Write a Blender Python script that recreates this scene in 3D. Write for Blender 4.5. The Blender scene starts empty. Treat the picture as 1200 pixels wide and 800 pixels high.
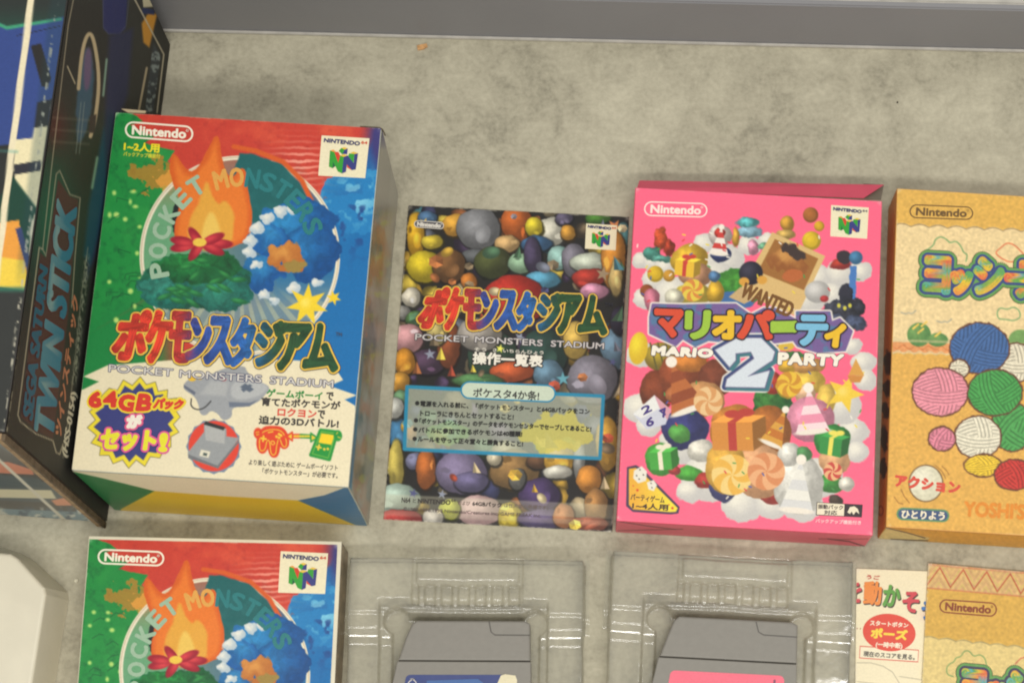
import bpy, bmesh, math, random
import numpy as np
from mathutils import Matrix, Vector

# ------------------------------------------------------------------ camera
FPX, PPX, PPY = 2231.82, 680.53, 627.96          # focal length and principal point, in px of a 1200x800 picture
TILT, ROLL, CAMH = 0.209122, -0.002017, 1000.0   # radians, radians, mm above the table
scene = bpy.context.scene
FW = np.array([0, math.sin(TILT), -math.cos(TILT)])
_up = np.array([0, math.cos(TILT), math.sin(TILT)]); _rt = np.array([1.0, 0, 0])
RT = _rt*math.cos(ROLL) + _up*math.sin(ROLL)
UP = _up*math.cos(ROLL) - _rt*math.sin(ROLL)
EYE = np.array([0, 0, CAMH])
cd = bpy.data.cameras.new("camera"); cam = bpy.data.objects.new("camera", cd)
scene.collection.objects.link(cam); scene.camera = cam
cd.sensor_width = 36.0; cd.lens = FPX/1200*36.0
cd.shift_x = (600-PPX)/1200; cd.shift_y = (PPY-400)/1200
cd.clip_start = 0.01; cd.clip_end = 50
cam.matrix_world = Matrix(((RT[0], UP[0], -FW[0], 0), (RT[1], UP[1], -FW[1], 0),
                           (RT[2], UP[2], -FW[2], CAMH/1000), (0, 0, 0, 1)))

# ------------------------------------------------------------------ light: ceiling tubes of an indoor hall
w = bpy.data.worlds.new("World"); scene.world = w; w.use_nodes = True
w.node_tree.nodes["Background"].inputs[0].default_value = (1.0, 0.98, 0.93, 1)
w.node_tree.nodes["Background"].inputs[1].default_value = 0.56
def tube(loc, sx, sy, power):
    l = bpy.data.lights.new("ceiling_tube", 'AREA'); l.shape = 'RECTANGLE'; l.size = sx; l.size_y = sy
    l.energy = power; l.color = (1.0, 0.98, 0.93)
    o = bpy.data.objects.new("ceiling_tube", l); scene.collection.objects.link(o)
    o.location = loc
    d = Vector((0.05, 0.32, 0)) - Vector(loc)
    o.rotation_euler = d.to_track_quat('-Z', 'Y').to_euler()
tube((0.20, -0.85, 1.9), 1.3, 0.13, 25)
tube((0.15, 0.10, 2.3), 1.3, 0.14, 17)
vs = scene.view_settings
vs.view_transform = 'Standard'; vs.look = 'None'; vs.exposure = -0.07; vs.gamma = 1.0
try: scene.cycles.filter_width = 2.1
except Exception: pass
try:
    scene.cycles.max_bounces = 8; scene.cycles.transparent_max_bounces = 16
    scene.cycles.use_denoising = True
except Exception: pass

# ------------------------------------------------------------------ helpers
random.seed(5)
def lin(c):
    c = np.asarray(c, float)/255.0
    return np.where(c <= .04045, c/12.92, ((c+.055)/1.055)**2.4)
def proj(P):
    d = np.asarray(P, float)-EYE
    z = d@FW
    return np.stack([PPX+FPX*(d@RT)/z, PPY-FPX*(d@UP)/z], -1)
def unproj(p, O, N):
    p = np.atleast_2d(np.asarray(p, float))
    r = FW[None]*FPX + RT[None]*(p[:, :1]-PPX) + UP[None]*(PPY-p[:, 1:2])
    t = ((O-EYE)@N)/(r@N)
    return EYE+r*t[:, None]
ZAX = np.array([0, 0, 1.0])
def ground(p, z=0.0): return unproj(p, np.array([0, 0, z]), ZAX)

class Panel:                                   # a flat face: origin (top left), axis along, axis down, normal
    def __init__(s, O, U, V, w=0, h=0):
        s.O = np.array(O, float); s.U = np.array(U, float); s.V = np.array(V, float); s.w = w; s.h = h
        s.N = np.cross(s.V, s.U)
    def uv(s, px):
        P = unproj(px, s.O, s.N)-s.O
        return np.stack([P@s.U, P@s.V], -1)
    def pt(s, uv, h=0.0):
        uv = np.asarray(uv, float)
        return s.O+uv[:, :1]*s.U+uv[:, 1:2]*s.V+s.N*h
def box_panels(x, y, a, w, h, d):
    U = np.array([math.cos(a), math.sin(a), 0]); V = np.array([math.sin(a), -math.cos(a), 0]); D = -ZAX
    O = np.array([x, y, d])
    return dict(front=Panel(O, U, V, w, h), right=Panel(O+U*w, D, V, d, h), left=Panel(O, V, D, h, d),
                bottom=Panel(O+V*h, U, D, w, d), U=U, V=V, O=O, dims=(w, h, d))

XF = {}
def thing(name, label, cat, loc, rz=0.0, group=None):
    o = bpy.data.objects.new(name, None); scene.collection.objects.link(o)
    o.empty_display_size = 0.02
    o.location = (loc[0]/1000, loc[1]/1000, loc[2]/1000); o.rotation_euler = (0, 0, rz)
    o["label"] = label; o["category"] = cat
    if group: o["group"] = group
    c, s = math.cos(rz), math.sin(rz)
    XF[o.name] = (np.array(loc, float), np.array([[c, -s, 0], [s, c, 0], [0, 0, 1]]))
    return o
def link(name, P, faces, mat, parent=None, cols=None, smooth=False):
    P = np.asarray(P, float)
    if parent is not None:
        L, R = XF[parent.name]; P = (P-L)@R
    me = bpy.data.meshes.new(name)
    me.from_pydata((P/1000).tolist(), [], [list(map(int, f)) for f in faces])
    if cols is not None:
        at = me.color_attributes.new("Col", 'FLOAT_COLOR', 'POINT')
        c = np.ones((len(P), 4), np.float32); c[:, :3] = lin(cols); at.data.foreach_set("color", c.ravel())
    if smooth: me.polygons.foreach_set("use_smooth", [True]*len(me.polygons))
    me.materials.append(mat); me.update()
    o = bpy.data.objects.new(name, me); scene.collection.objects.link(o)
    if parent is not None:
        o.parent = parent; XF[o.name] = XF[parent.name]
    return o
def tag(o, label, cat, group=None):
    o["label"] = label; o["category"] = cat
    if group: o["group"] = group
    return o

# ---- materials
def new_mat(name):
    m = bpy.data.materials.new(name); m.use_nodes = True
    return m, m.node_tree.nodes, m.node_tree.links, m.node_tree.nodes["Principled BSDF"]
def print_mat(name, rough=.38, bump=.02, coat=0.0, grain=.05, gscale=900):
    m, n, l, b = new_mat(name)
    at = n.new("ShaderNodeAttribute"); at.attribute_name = "Col"
    tc = n.new("ShaderNodeTexCoord")
    nz = n.new("ShaderNodeTexNoise"); nz.inputs["Scale"].default_value = gscale; nz.inputs["Detail"].default_value = 3
    l.new(tc.outputs["Object"], nz.inputs["Vector"])
    mr = n.new("ShaderNodeMapRange"); mr.inputs[1].default_value = .3; mr.inputs[2].default_value = .7
    mr.inputs[3].default_value = 1-grain; mr.inputs[4].default_value = 1+grain
    l.new(nz.outputs[0], mr.inputs[0])
    mx = n.new("ShaderNodeMix"); mx.data_type = 'RGBA'; mx.blend_type = 'MULTIPLY'; mx.inputs[0].default_value = 1
    l.new(at.outputs["Color"], mx.inputs[6]); l.new(mr.outputs[0], mx.inputs[7])
    l.new(mx.outputs[2], b.inputs["Base Color"])
    b.inputs["Roughness"].default_value = rough; b.inputs["Specular IOR Level"].default_value = .4
    b.inputs["Coat Weight"].default_value = coat; b.inputs["Coat Roughness"].default_value = .18
    n2 = n.new("ShaderNodeTexNoise"); n2.inputs["Scale"].default_value = 25; n2.inputs["Detail"].default_value = 4
    l.new(tc.outputs["Object"], n2.inputs["Vector"])
    bp = n.new("ShaderNodeBump"); bp.inputs["Strength"].default_value = .35; bp.inputs["Distance"].default_value = bump/10
    l.new(n2.outputs[0], bp.inputs["Height"]); l.new(bp.outputs[0], b.inputs["Normal"])
    return m
def solid(name, col, rough=.5, var=.06, scale=60, spec=.4, bump=0.0):
    m, n, l, b = new_mat(name)
    c = lin(col)
    tc = n.new("ShaderNodeTexCoord"); nz = n.new("ShaderNodeTexNoise")
    nz.inputs["Scale"].default_value = scale; nz.inputs["Detail"].default_value = 5
    l.new(tc.outputs["Object"], nz.inputs["Vector"])
    rp = n.new("ShaderNodeValToRGB"); e = rp.color_ramp.elements
    e[0].position = .3; e[1].position = .7
    e[0].color = (*[float(x)*(1-var) for x in c], 1); e[1].color = (*[min(1, float(x)*(1+var)) for x in c], 1)
    l.new(nz.outputs[0], rp.inputs[0]); l.new(rp.outputs[0], b.inputs["Base Color"])
    b.inputs["Roughness"].default_value = rough; b.inputs["Specular IOR Level"].default_value = spec
    if bump:
        bp = n.new("ShaderNodeBump"); bp.inputs["Strength"].default_value = .4; bp.inputs["Distance"].default_value = bump
        n3 = n.new("ShaderNodeTexNoise"); n3.inputs["Scale"].default_value = 700; n3.inputs["Detail"].default_value = 3
        l.new(tc.outputs["Object"], n3.inputs["Vector"])
        l.new(n3.outputs[0], bp.inputs["Height"]); l.new(bp.outputs[0], b.inputs["Normal"])
    return m
PRINT = print_mat("printed_card")
GLOSS = print_mat("printed_gloss_paper", rough=.3, bump=.01, coat=.15)
CLOTH = print_mat("printed_cloth_texture", rough=.5, grain=.10, gscale=700)

# ---- noise
_rng = np.random.default_rng(11); _T = _rng.random((64, 256, 256)).astype(np.float32)[:8]
def vnoise(x, y, seed):
    t = _T[seed % 8]; x = x+seed*17.3; y = y+seed*9.1
    xi = np.floor(x).astype(int); yi = np.floor(y).astype(int); fx = x-xi; fy = y-yi
    fx = fx*fx*(3-2*fx); fy = fy*fy*(3-2*fy)
    a = t[yi & 255, xi & 255]; b = t[yi & 255, (xi+1) & 255]; c = t[(yi+1) & 255, xi & 255]; d = t[(yi+1) & 255, (xi+1) & 255]
    return (a*(1-fx)+b*fx)*(1-fy)+(c*(1-fx)+d*fx)*fy
def fbm(X, Y, s, seed=0, octs=4):
    o = 0; a = .5; tot = 0
    for k in range(octs):
        o = o+a*vnoise(X/s*2**k, Y/s*2**k, seed+k); tot += a; a *= .5
    return o/tot
def sst(x): x = np.clip(x, 0, 1); return x*x*(3-2*x)
def sdpoly(X, Y, pts):
    p = np.asarray(pts, float); n = len(p); d = np.full(X.shape, 1e9); ins = np.zeros(X.shape, bool)
    for i in range(n):
        a = p[i]; b = p[(i+1) % n]; e = b-a
        wx = X-a[0]; wy = Y-a[1]; t = np.clip((wx*e[0]+wy*e[1])/(e@e+1e-9), 0, 1)
        d = np.minimum(d, (wx-e[0]*t)**2+(wy-e[1]*t)**2)
        c = ((a[1] <= Y) & (b[1] > Y)) | ((b[1] <= Y) & (a[1] > Y))
        with np.errstate(divide='ignore', invalid='ignore'):
            xi = a[0]+(Y-a[1])/(b[1]-a[1]+1e-12)*e[0]
        ins ^= c & (X < xi)
    d = np.sqrt(d); return np.where(ins, -d, d)
def curve_pts(pts, closed=True, it=2):             # corner cutting: soft curves through a few points
    p = np.asarray(pts, float)
    for _ in range(it):
        q = np.concatenate([p, p[:1]]) if closed else p
        a_, b_ = q[:-1]*.75+q[1:]*.25, q[:-1]*.25+q[1:]*.75
        p2 = np.empty((2*len(a_), 2)); p2[0::2] = a_; p2[1::2] = b_
        p = p2 if closed else np.concatenate([p[:1], p2, p[-1:]])
    return p
class Canvas:                                  # the ink on one printed sheet; X, Y in picture units
    def __init__(s, X, Y, base):
        s.X, s.Y = X, Y; s.C = np.tile(np.array(base, float), (X.size, 1))
    def wash(s, m, col):
        m = np.clip(m, 0, 1)[:, None]; s.C = s.C*(1-m)+np.asarray(col, float)*m
    def warp(s, amp, sc, seed):
        if not amp: return s.X, s.Y
        return s.X+amp*2*(fbm(s.X, s.Y, sc, seed)-.5), s.Y+amp*2*(fbm(s.X, s.Y, sc, seed+3)-.5)
    def near(s, x0, y0, x1, y1): return np.nonzero((s.X > x0) & (s.X < x1) & (s.Y > y0) & (s.Y < y1))[0]
    def put(s, i, m, col):
        m = np.clip(m, 0, 1)[:, None]; s.C[i] = s.C[i]*(1-m)+np.asarray(col, float)*m
    def sw(s, i, amp, sc, seed):
        X, Y = s.X[i], s.Y[i]
        if not amp: return X, Y
        return X+amp*2*(fbm(X, Y, sc, seed)-.5), Y+amp*2*(fbm(X, Y, sc, seed+3)-.5)
    def ell(s, cx, cy, rx, ry, c0, c1=None, ang=0, soft=1.3, warp=0, wsc=14, seed=0, alpha=1, mott=0):
        g = max(rx, ry)+warp+soft+2; i = s.near(cx-g, cy-g, cx+g, cy+g)
        if not len(i): return
        X, Y = s.sw(i, warp, wsc, seed); ca, sa = math.cos(ang), math.sin(ang)
        x = (X-cx)*ca+(Y-cy)*sa; y = -(X-cx)*sa+(Y-cy)*ca
        d = np.sqrt((x/rx)**2+(y/ry)**2)
        m = np.clip((1-d)*min(rx, ry)/soft+.5, 0, 1)*alpha
        if c1 is None: col = np.tile(np.array(c0, float), (len(i), 1))
        else:
            q = sst(np.sqrt(((x+.28*rx)/rx)**2+((y+.3*ry)/ry)**2)/1.15)[:, None]
            col = np.array(c0, float)*(1-q)+np.array(c1, float)*q
        if mott: col = np.clip(col*(1+mott*2*(fbm(X, Y, 5, seed+1)-.5))[:, None], 0, 255)
        s.put(i, m, col)
    def poly(s, pts, col, soft=1.2, warp=0, wsc=10, seed=0, alpha=1, grow=0):
        p = np.asarray(pts, float); g = grow+soft+warp+2; i = s.near(p[:, 0].min()-g, p[:, 1].min()-g, p[:, 0].max()+g, p[:, 1].max()+g)
        if not len(i): return
        X, Y = s.sw(i, warp, wsc, seed)
        s.put(i, np.clip(.5-(sdpoly(X, Y, pts)-grow)/soft, 0, 1)*alpha, col)
    def line(s, pts, width, col, soft=1.0, alpha=1, closed=False):
        p = np.asarray(pts, float); g = width+soft+2; i = s.near(p[:, 0].min()-g, p[:, 1].min()-g, p[:, 0].max()+g, p[:, 1].max()+g)
        if not len(i): return
        X, Y = s.X[i], s.Y[i]; d = np.full(X.shape, 1e9)
        for j in range(len(p)-(0 if closed else 1)):
            a = p[j]; e = p[(j+1) % len(p)]-a; wx = X-a[0]; wy = Y-a[1]
            t = np.clip((wx*e[0]+wy*e[1])/(e@e+1e-9), 0, 1); d = np.minimum(d, (wx-e[0]*t)**2+(wy-e[1]*t)**2)
        s.put(i, np.clip(.5-(np.sqrt(d)-width/2)/soft, 0, 1)*alpha, col)
def sheet(name, pan, paint, mat, parent, res=.36, h=.12, inset=.45, wear=.7, thick=0.0, xy=None):
    nx = int((pan.w-2*inset)/res)+1; ny = int((pan.h-2*inset)/res)+1
    u = np.linspace(inset, pan.w-inset, nx); v = np.linspace(inset, pan.h-inset, ny)
    UU, VV = np.meshgrid(u, v); uv = np.stack([UU.ravel(), VV.ravel()], -1)
    P = pan.pt(uv, h)
    XY = proj(P) if xy is None else xy(uv)
    C = np.clip(paint(XY[:, 0], XY[:, 1]), 2, 245)
    if wear:                                    # rubbed ink along the edges and a few scuffs
        ed = np.minimum(np.minimum(uv[:, 0], pan.w-uv[:, 0]), np.minimum(uv[:, 1], pan.h-uv[:, 1]))
        cr = np.minimum(np.hypot(np.minimum(uv[:, 0], pan.w-uv[:, 0]), np.minimum(uv[:, 1], pan.h-uv[:, 1]))/3.5, 1)
        nz = fbm(uv[:, 0]+pan.w*3, uv[:, 1]+pan.O[0], 9, 5); nf = fbm(uv[:, 0], uv[:, 1], 1.6, 2)
        m_ = np.clip((1.5*nz-.2-ed*.9)*3, 0, 1)*np.clip((nf-.3)*3, 0, 1)*.7+np.clip((1-cr)*1.5, 0, 1)*np.clip((nf-.3)*3, 0, 1)*.7
        m_ = np.clip(m_*wear, 0, .9)[:, None]; C = C*(1-m_)+np.array([214, 206, 188])*m_
    i = np.arange(nx*ny).reshape(ny, nx)
    F = np.stack([i[:-1, :-1], i[1:, :-1], i[1:, 1:], i[:-1, 1:]], -1).reshape(-1, 4)
    n0 = len(P)
    if thick:                                   # skirt down to the back of the sheet, and the back itself
        e = np.concatenate([i[0, :], i[1:, -1], i[-1, -2::-1], i[-2:0:-1, 0]])
        Q = P[e]-pan.N*thick; P = np.concatenate([P, Q]); C = np.concatenate([C, np.tile([222, 214, 190], (len(Q), 1))])
    L, R = XF[parent.name]; Pl = ((P-L)@R/1000).astype(np.float32)
    me = bpy.data.meshes.new(name)
    me.vertices.add(len(Pl)); me.vertices.foreach_set("co", Pl.ravel())
    loops = F.ravel(); starts = np.arange(len(F))*4; tot = np.full(len(F), 4)
    if thick:
        m = len(e); k = np.arange(m); j = (k+1) % m
        S = np.stack([e[j], e[k], n0+k, n0+j], -1)
        S = S[:, ::-1]
        loops = np.concatenate([loops, S.ravel()]); starts = np.concatenate([starts, len(F)*4+np.arange(m)*4]); tot = np.concatenate([tot, np.full(m, 4)])
    me.loops.add(len(loops)); me.loops.foreach_set("vertex_index", loops.astype(np.int32))
    me.polygons.add(len(starts)); me.polygons.foreach_set("loop_start", starts.astype(np.int32))
    me.update(calc_edges=True); me.validate()
    at = me.color_attributes.new("Col", 'FLOAT_COLOR', 'POINT')
    c4 = np.ones((len(P), 4), np.float32); c4[:, :3] = lin(C); at.data.foreach_set("color", c4.ravel())
    me.materials.append(mat)
    o = bpy.data.objects.new(name, me); scene.collection.objects.link(o); o.parent = parent; XF[o.name] = XF[parent.name]
    return o

# ---- lettering and line work as flat printed meshes
_tc = {}
def glyphs(s, spacing=1.0):
    k = (s, spacing)
    if k in _tc: return _tc[k]
    c = bpy.data.curves.new("lettering", 'FONT'); c.body = s; c.resolution_u = 3; c.space_character = spacing
    o = bpy.data.objects.new("lettering", c); scene.collection.objects.link(o); bpy.context.view_layer.update()
    dg = bpy.context.evaluated_depsgraph_get(); me = bpy.data.meshes.new_from_object(o.evaluated_get(dg), depsgraph=dg)
    v = np.array([x.co[:2] for x in me.vertices], float); f = [list(p.vertices) for p in me.polygons]
    lo = v.min(0); hi = v.max(0); sz = np.maximum(hi-lo, 1e-6)
    q = (v-lo)/sz; q[:, 1] = 1-q[:, 1]
    bpy.data.objects.remove(o); bpy.data.curves.remove(c); bpy.data.meshes.remove(me)
    _tc[k] = (q, f); return _tc[k]
def bil(q, quad):
    a, b, c, d = [np.asarray(p, float) for p in quad]; u = q[:, :1]; v = q[:, 1:2]
    return (a*(1-u)+b*u)*(1-v)+(d*(1-u)+c*u)*v
def row(x0, y0, x1, y1, h, k=-.07): return ((x0, y0), (x1, y1), (x1+k*h, y1+h), (x0+k*h, y0+h))
class Ink:
    def __init__(s, pan, h=.16, xf=None): s.p = pan; s.V = []; s.F = []; s.C = []; s.n = 0; s.h = h; s.xf = xf
    def uv(s, px):
        px = np.asarray(px, float)
        if s.xf is not None: px = s.xf(px)
        return s.p.uv(px)
    def add(s, uv, faces, col, h):
        s.V.append(s.p.pt(uv, h)); s.F += [[i+s.n for i in f] for f in faces]
        c = np.asarray(col, float); s.C.append(np.tile(c, (len(uv), 1)) if c.ndim == 1 else c); s.n += len(uv)
    def step(s): s.h += .022
    def poly(s, pts, col):
        s.add(s.uv(pts), [list(range(len(pts)))], col, s.h); s.step()
    def text(s, t, quad, col, bold=0, n=6, sp=1.0, clip=None):
        q, f = glyphs(t, sp); px = bil(q, quad); uv = s.uv(px)
        if bold > 1.25: n = 30
        elif bold > .6: n = max(n, 16)
        cl = (lambda a_: a_) if clip is None else (lambda a_: np.stack([np.maximum(a_[:, 0], clip), a_[:, 1]], -1))
        c = col(px) if callable(col) else col
        s.add(cl(uv), f, c, s.h+(n*.0012+.004 if bold else .012))
        if bold:
            for k in range(n):
                a = 2*math.pi*(k+.5)/n
                s.add(cl(uv+bold*np.array([math.cos(a), math.sin(a)])), f, c, s.h+k*.0012)
        s.h += (n*.0012+.02) if bold else .022
    def stroke(s, pts, wd, col, closed=False):
        p = s.uv(pts); n = len(p); L = []; R = []
        for i in range(n):
            a = p[i-1] if (i or closed) else p[i]; b = p[(i+1) % n] if (i < n-1 or closed) else p[i]
            t = b-a; t = t/(np.linalg.norm(t)+1e-9); nn = np.array([-t[1], t[0]])
            L.append(p[i]+nn*wd/2); R.append(p[i]-nn*wd/2)
        m = n if closed else n-1
        s.add(np.array(L+R), [[i, (i+1) % n, n+(i+1) % n, n+i] for i in range(m)], col, s.h); s.step()
    def pill(s, quad, wd, col, fill=None, r=.5):
        a, b, c, d = [np.asarray(p, float) for p in quad]
        hgt = np.linalg.norm(d-a); ln = np.linalg.norm(b-a); rr = r*hgt; pts = []
        for (cx, cy, st) in ((1-rr/ln, r, -90), (1-rr/ln, 1-r, 0), (rr/ln, 1-r, 90), (rr/ln, r, 180)):
            for k in range(7):
                t = math.radians(st+15*k); pts.append((cx+math.cos(t)*rr/ln, cy+math.sin(t)*r))
        px = bil(np.array(pts), quad)
        if fill is not None: s.poly(px, fill)
        if wd: s.stroke(px, wd, col, True)
    def disc(s, cx, cy, rx, ry, col, n=28):
        s.poly([(cx+rx*math.cos(2*math.pi*k/n), cy+ry*math.sin(2*math.pi*k/n)) for k in range(n)], col)
    def build(s, name, mat, parent): 
        o = link(name, np.concatenate(s.V), s.F, mat, parent, np.concatenate(s.C)); return o
def maker_logo(pan, parent, quad, col, mat, xf=None, wd=.9, fill=None):
    k = Ink(pan, xf=xf); k.pill(quad, wd, col, fill)
    a = np.array([[.10, .22], [.90, .22], [.90, .80], [.10, .80]]); k.text("Nintendo", bil(a, quad), col, .28)
    a = np.array([[.905, .2], [.935, .2], [.935, .36], [.905, .36]]); k.pill(bil(a, quad), .25, col)
    return k.build("maker_logo", mat, parent)
def console_logo(pan, parent, quad, mat, xf=None, red=(200, 80, 50)):
    k = Ink(pan, xf=xf); k.poly(quad, (226, 216, 182))
    def q(*p):   # zoomed sketch coordinates -> unit square
        src = np.array(p, float); y = (src[:, 1]-85)/650; x = (src[:, 0]-(120-40*y))/(738)
        return bil(np.stack([x, y], -1), quad)
    G, GD, B, BD, RD, Y, O = (50, 150, 50), (30, 95, 60), (52, 58, 120), (38, 42, 95), (205, 62, 40), (225, 185, 60), (225, 150, 60)
    for c, pts in ((Y, ((430, 268), (475, 250), (530, 270), (480, 292))), (G, ((388, 318), (430, 268), (480, 292), (450, 375))), (B, ((480, 292), (530, 270), (524, 365), (450, 365))),
                   (O, ((255, 322), (308, 303), (345, 335), (322, 342))), (RD, ((322, 342), (384, 335), (418, 395), (388, 512))), (G, ((255, 322), (322, 342), (388, 512), (415, 395), (472, 412), (452, 682), (385, 652), (340, 560), (305, 500), (302, 606), (243, 582))),
                   (GD, ((305, 500), (345, 570), (302, 606))), (Y, ((408, 392), (470, 370), (532, 386), (472, 412))), (RD, ((524, 535), (590, 555), (602, 618), (528, 580))),
                   (G, ((552, 352), (634, 354), (626, 510), (540, 400))), (B, ((472, 412), (532, 386), (630, 505), (636, 352), (692, 344), (666, 604), (604, 620), (524, 530), (514, 652), (452, 682))),
                   (Y, ((570, 342), (622, 320), (692, 342), (636, 356)))):
        k.poly(q(*pts), c)
    k.text("NINTENDO", q((165, 130), (716, 152), (708, 214), (158, 192)), BD, .16)
    k.text("64", q((738, 138), (832, 142), (826, 186), (733, 182)), red, .1)
    return k.build("console_logo", mat, parent)

def rounded_box(name, bp, mat, parent, bev=.9, extra=0.0):
    U, V, O = bp["U"], bp["V"], bp["O"]; w_, h_, d_ = bp["dims"]
    P = []
    for z in (0, -d_):
        for a, b in ((0, 0), (1, 0), (1, 1), (0, 1)): P.append(O+U*w_*a+V*h_*b+ZAX*z)
    F = [(3, 2, 1, 0), (4, 5, 6, 7), (0, 1, 5, 4), (1, 2, 6, 5), (2, 3, 7, 6), (3, 0, 4, 7)]
    o = link(name, P, F, mat, parent)
    bm = bmesh.new(); bm.from_mesh(o.data); bmesh.ops.recalc_face_normals(bm, faces=bm.faces)
    bmesh.ops.bevel(bm, geom=list(bm.edges), offset=bev/1000, segments=2, affect='EDGES', profile=.6)
    bm.to_mesh(o.data); bm.free(); return o
def extrude(name, top_px, z0, z1, mat, parent, bev=.6, base_px=None, seg=2):
    T_ = ground(top_px, z1); B_ = T_*[1, 1, 0]+[0, 0, z0] if base_px is None else ground(base_px, z0)
    n = len(T_); F = [list(range(n)), list(range(2*n-1, n-1, -1))]+[[i, n+i, n+(i+1) % n, (i+1) % n] for i in range(n)]
    o = link(name, np.concatenate([T_, B_]), F, mat, parent)
    bm = bmesh.new(); bm.from_mesh(o.data); bmesh.ops.recalc_face_normals(bm, faces=bm.faces)
    if bev:
        top = [e for e in bm.edges if all(abs(v.co.z-(z1-XF[parent.name][0][2])/1000) < 1e-6 for v in e.verts)]
        bmesh.ops.bevel(bm, geom=top, offset=bev/1000, segments=seg, affect='EDGES', profile=.5)
    bm.to_mesh(o.data); bm.free(); return o

# ------------------------------------------------------------------ the setting: table sheet and steel rim
m, n, l, b = new_mat("marbled_table_sheet")
tc = n.new("ShaderNodeTexCoord")
def noise(scale, det, dist=0.0, st=(1, 1, 1)):
    mp = n.new("ShaderNodeMapping"); mp.inputs["Scale"].default_value = st; l.new(tc.outputs["Object"], mp.inputs[0])
    z = n.new("ShaderNodeTexNoise"); z.inputs["Scale"].default_value = scale; z.inputs["Detail"].default_value = det
    z.inputs["Roughness"].default_value = .62; z.inputs["Distortion"].default_value = dist
    l.new(mp.outputs[0], z.inputs["Vector"]); return z
n1 = noise(16, 10, .6, (.9, 1.1, 1)); n2 = noise(340, 6); n3 = noise(60, 8, .7)
mxa = n.new("ShaderNodeMix"); mxa.data_type = 'FLOAT'; mxa.inputs[0].default_value = .46
l.new(n1.outputs[0], mxa.inputs[2]); l.new(n3.outputs[0], mxa.inputs[3])
mxb = n.new("ShaderNodeMix"); mxb.data_type = 'FLOAT'; mxb.inputs[0].default_value = .27
l.new(mxa.outputs[0], mxb.inputs[2]); l.new(n2.outputs[0], mxb.inputs[3])
rp = n.new("ShaderNodeValToRGB"); e = rp.color_ramp.elements
e[0].position = .36; e[0].color = (*lin((134, 129, 112)), 1); e[1].position = .62; e[1].color = (*lin((188, 182, 160)), 1)
x = rp.color_ramp.elements.new(.47); x.color = (*lin((165, 159, 139)), 1)
l.new(mxb.outputs[0], rp.inputs[0]); l.new(rp.outputs[0], b.inputs["Base Color"])
b.inputs["Roughness"].default_value = .55; b.inputs["Specular IOR Level"].default_value = .25
bp_ = n.new("ShaderNodeBump"); bp_.inputs["Strength"].default_value = .25; bp_.inputs["Distance"].default_value = .0006
l.new(n2.outputs[0], bp_.inputs["Height"]); l.new(bp_.outputs[0], b.inputs["Normal"])
P0 = [(-1500, -1200, 0), (1500, -1200, 0), (1500, 900, 0), (-1500, 900, 0)]
table = link("table_top", P0, [(0, 1, 2, 3)], m); table["kind"] = "structure"

RIMM = solid("grey_painted_steel", (130, 129, 131), rough=.42, var=.05, scale=9, bump=.0002)
RIML = solid("pale_rim_highlight", (178, 174, 166), rough=.4, var=.12, scale=120)  # paler than the upright face: the edge highlight is put into the colour
ga, gb = ground([(200, 38.5), (1200, 62.5)])
du = (gb-ga)/np.linalg.norm(gb-ga); dn = np.array([-du[1], du[0], 0])
rim = thing("table_rim", "long grey painted steel rim running along the far edge of the table", "rim", (ga+gb)/2, math.atan2(du[1], du[0]))
def bar(name, off, z0, z1, th, mat, x0=-900, x1=900, lean=0.0, bev=.8):
    c = (ga+gb)/2; P = []
    for z, q in ((z1, lean), (z0, 0)):
        for s, t in ((x0, off+th), (x1, off+th), (x1, off), (x0, off)): P.append(c+du*s+dn*(t+q)+ZAX*z)
    F = [(0, 1, 2, 3), (7, 6, 5, 4), (0, 4, 5, 1), (1, 5, 6, 2), (2, 6, 7, 3), (3, 7, 4, 0)]
    o = link(name, P, F, mat, rim); bm = bmesh.new(); bm.from_mesh(o.data); bmesh.ops.recalc_face_normals(bm, faces=bm.faces)
    bmesh.ops.bevel(bm, geom=list(bm.edges), offset=bev/1000, segments=2, affect='EDGES'); bm.to_mesh(o.data); bm.free()
bar("upright_face", 1.6, 0.2, 45, 4, RIMM, lean=1.0)
bar("bottom_edge", 0, 0.2, 2.0, 1.5, RIML, bev=.3)
bar("top_flange", 6.0, 41.0, 45.5, 120, RIML)

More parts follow.
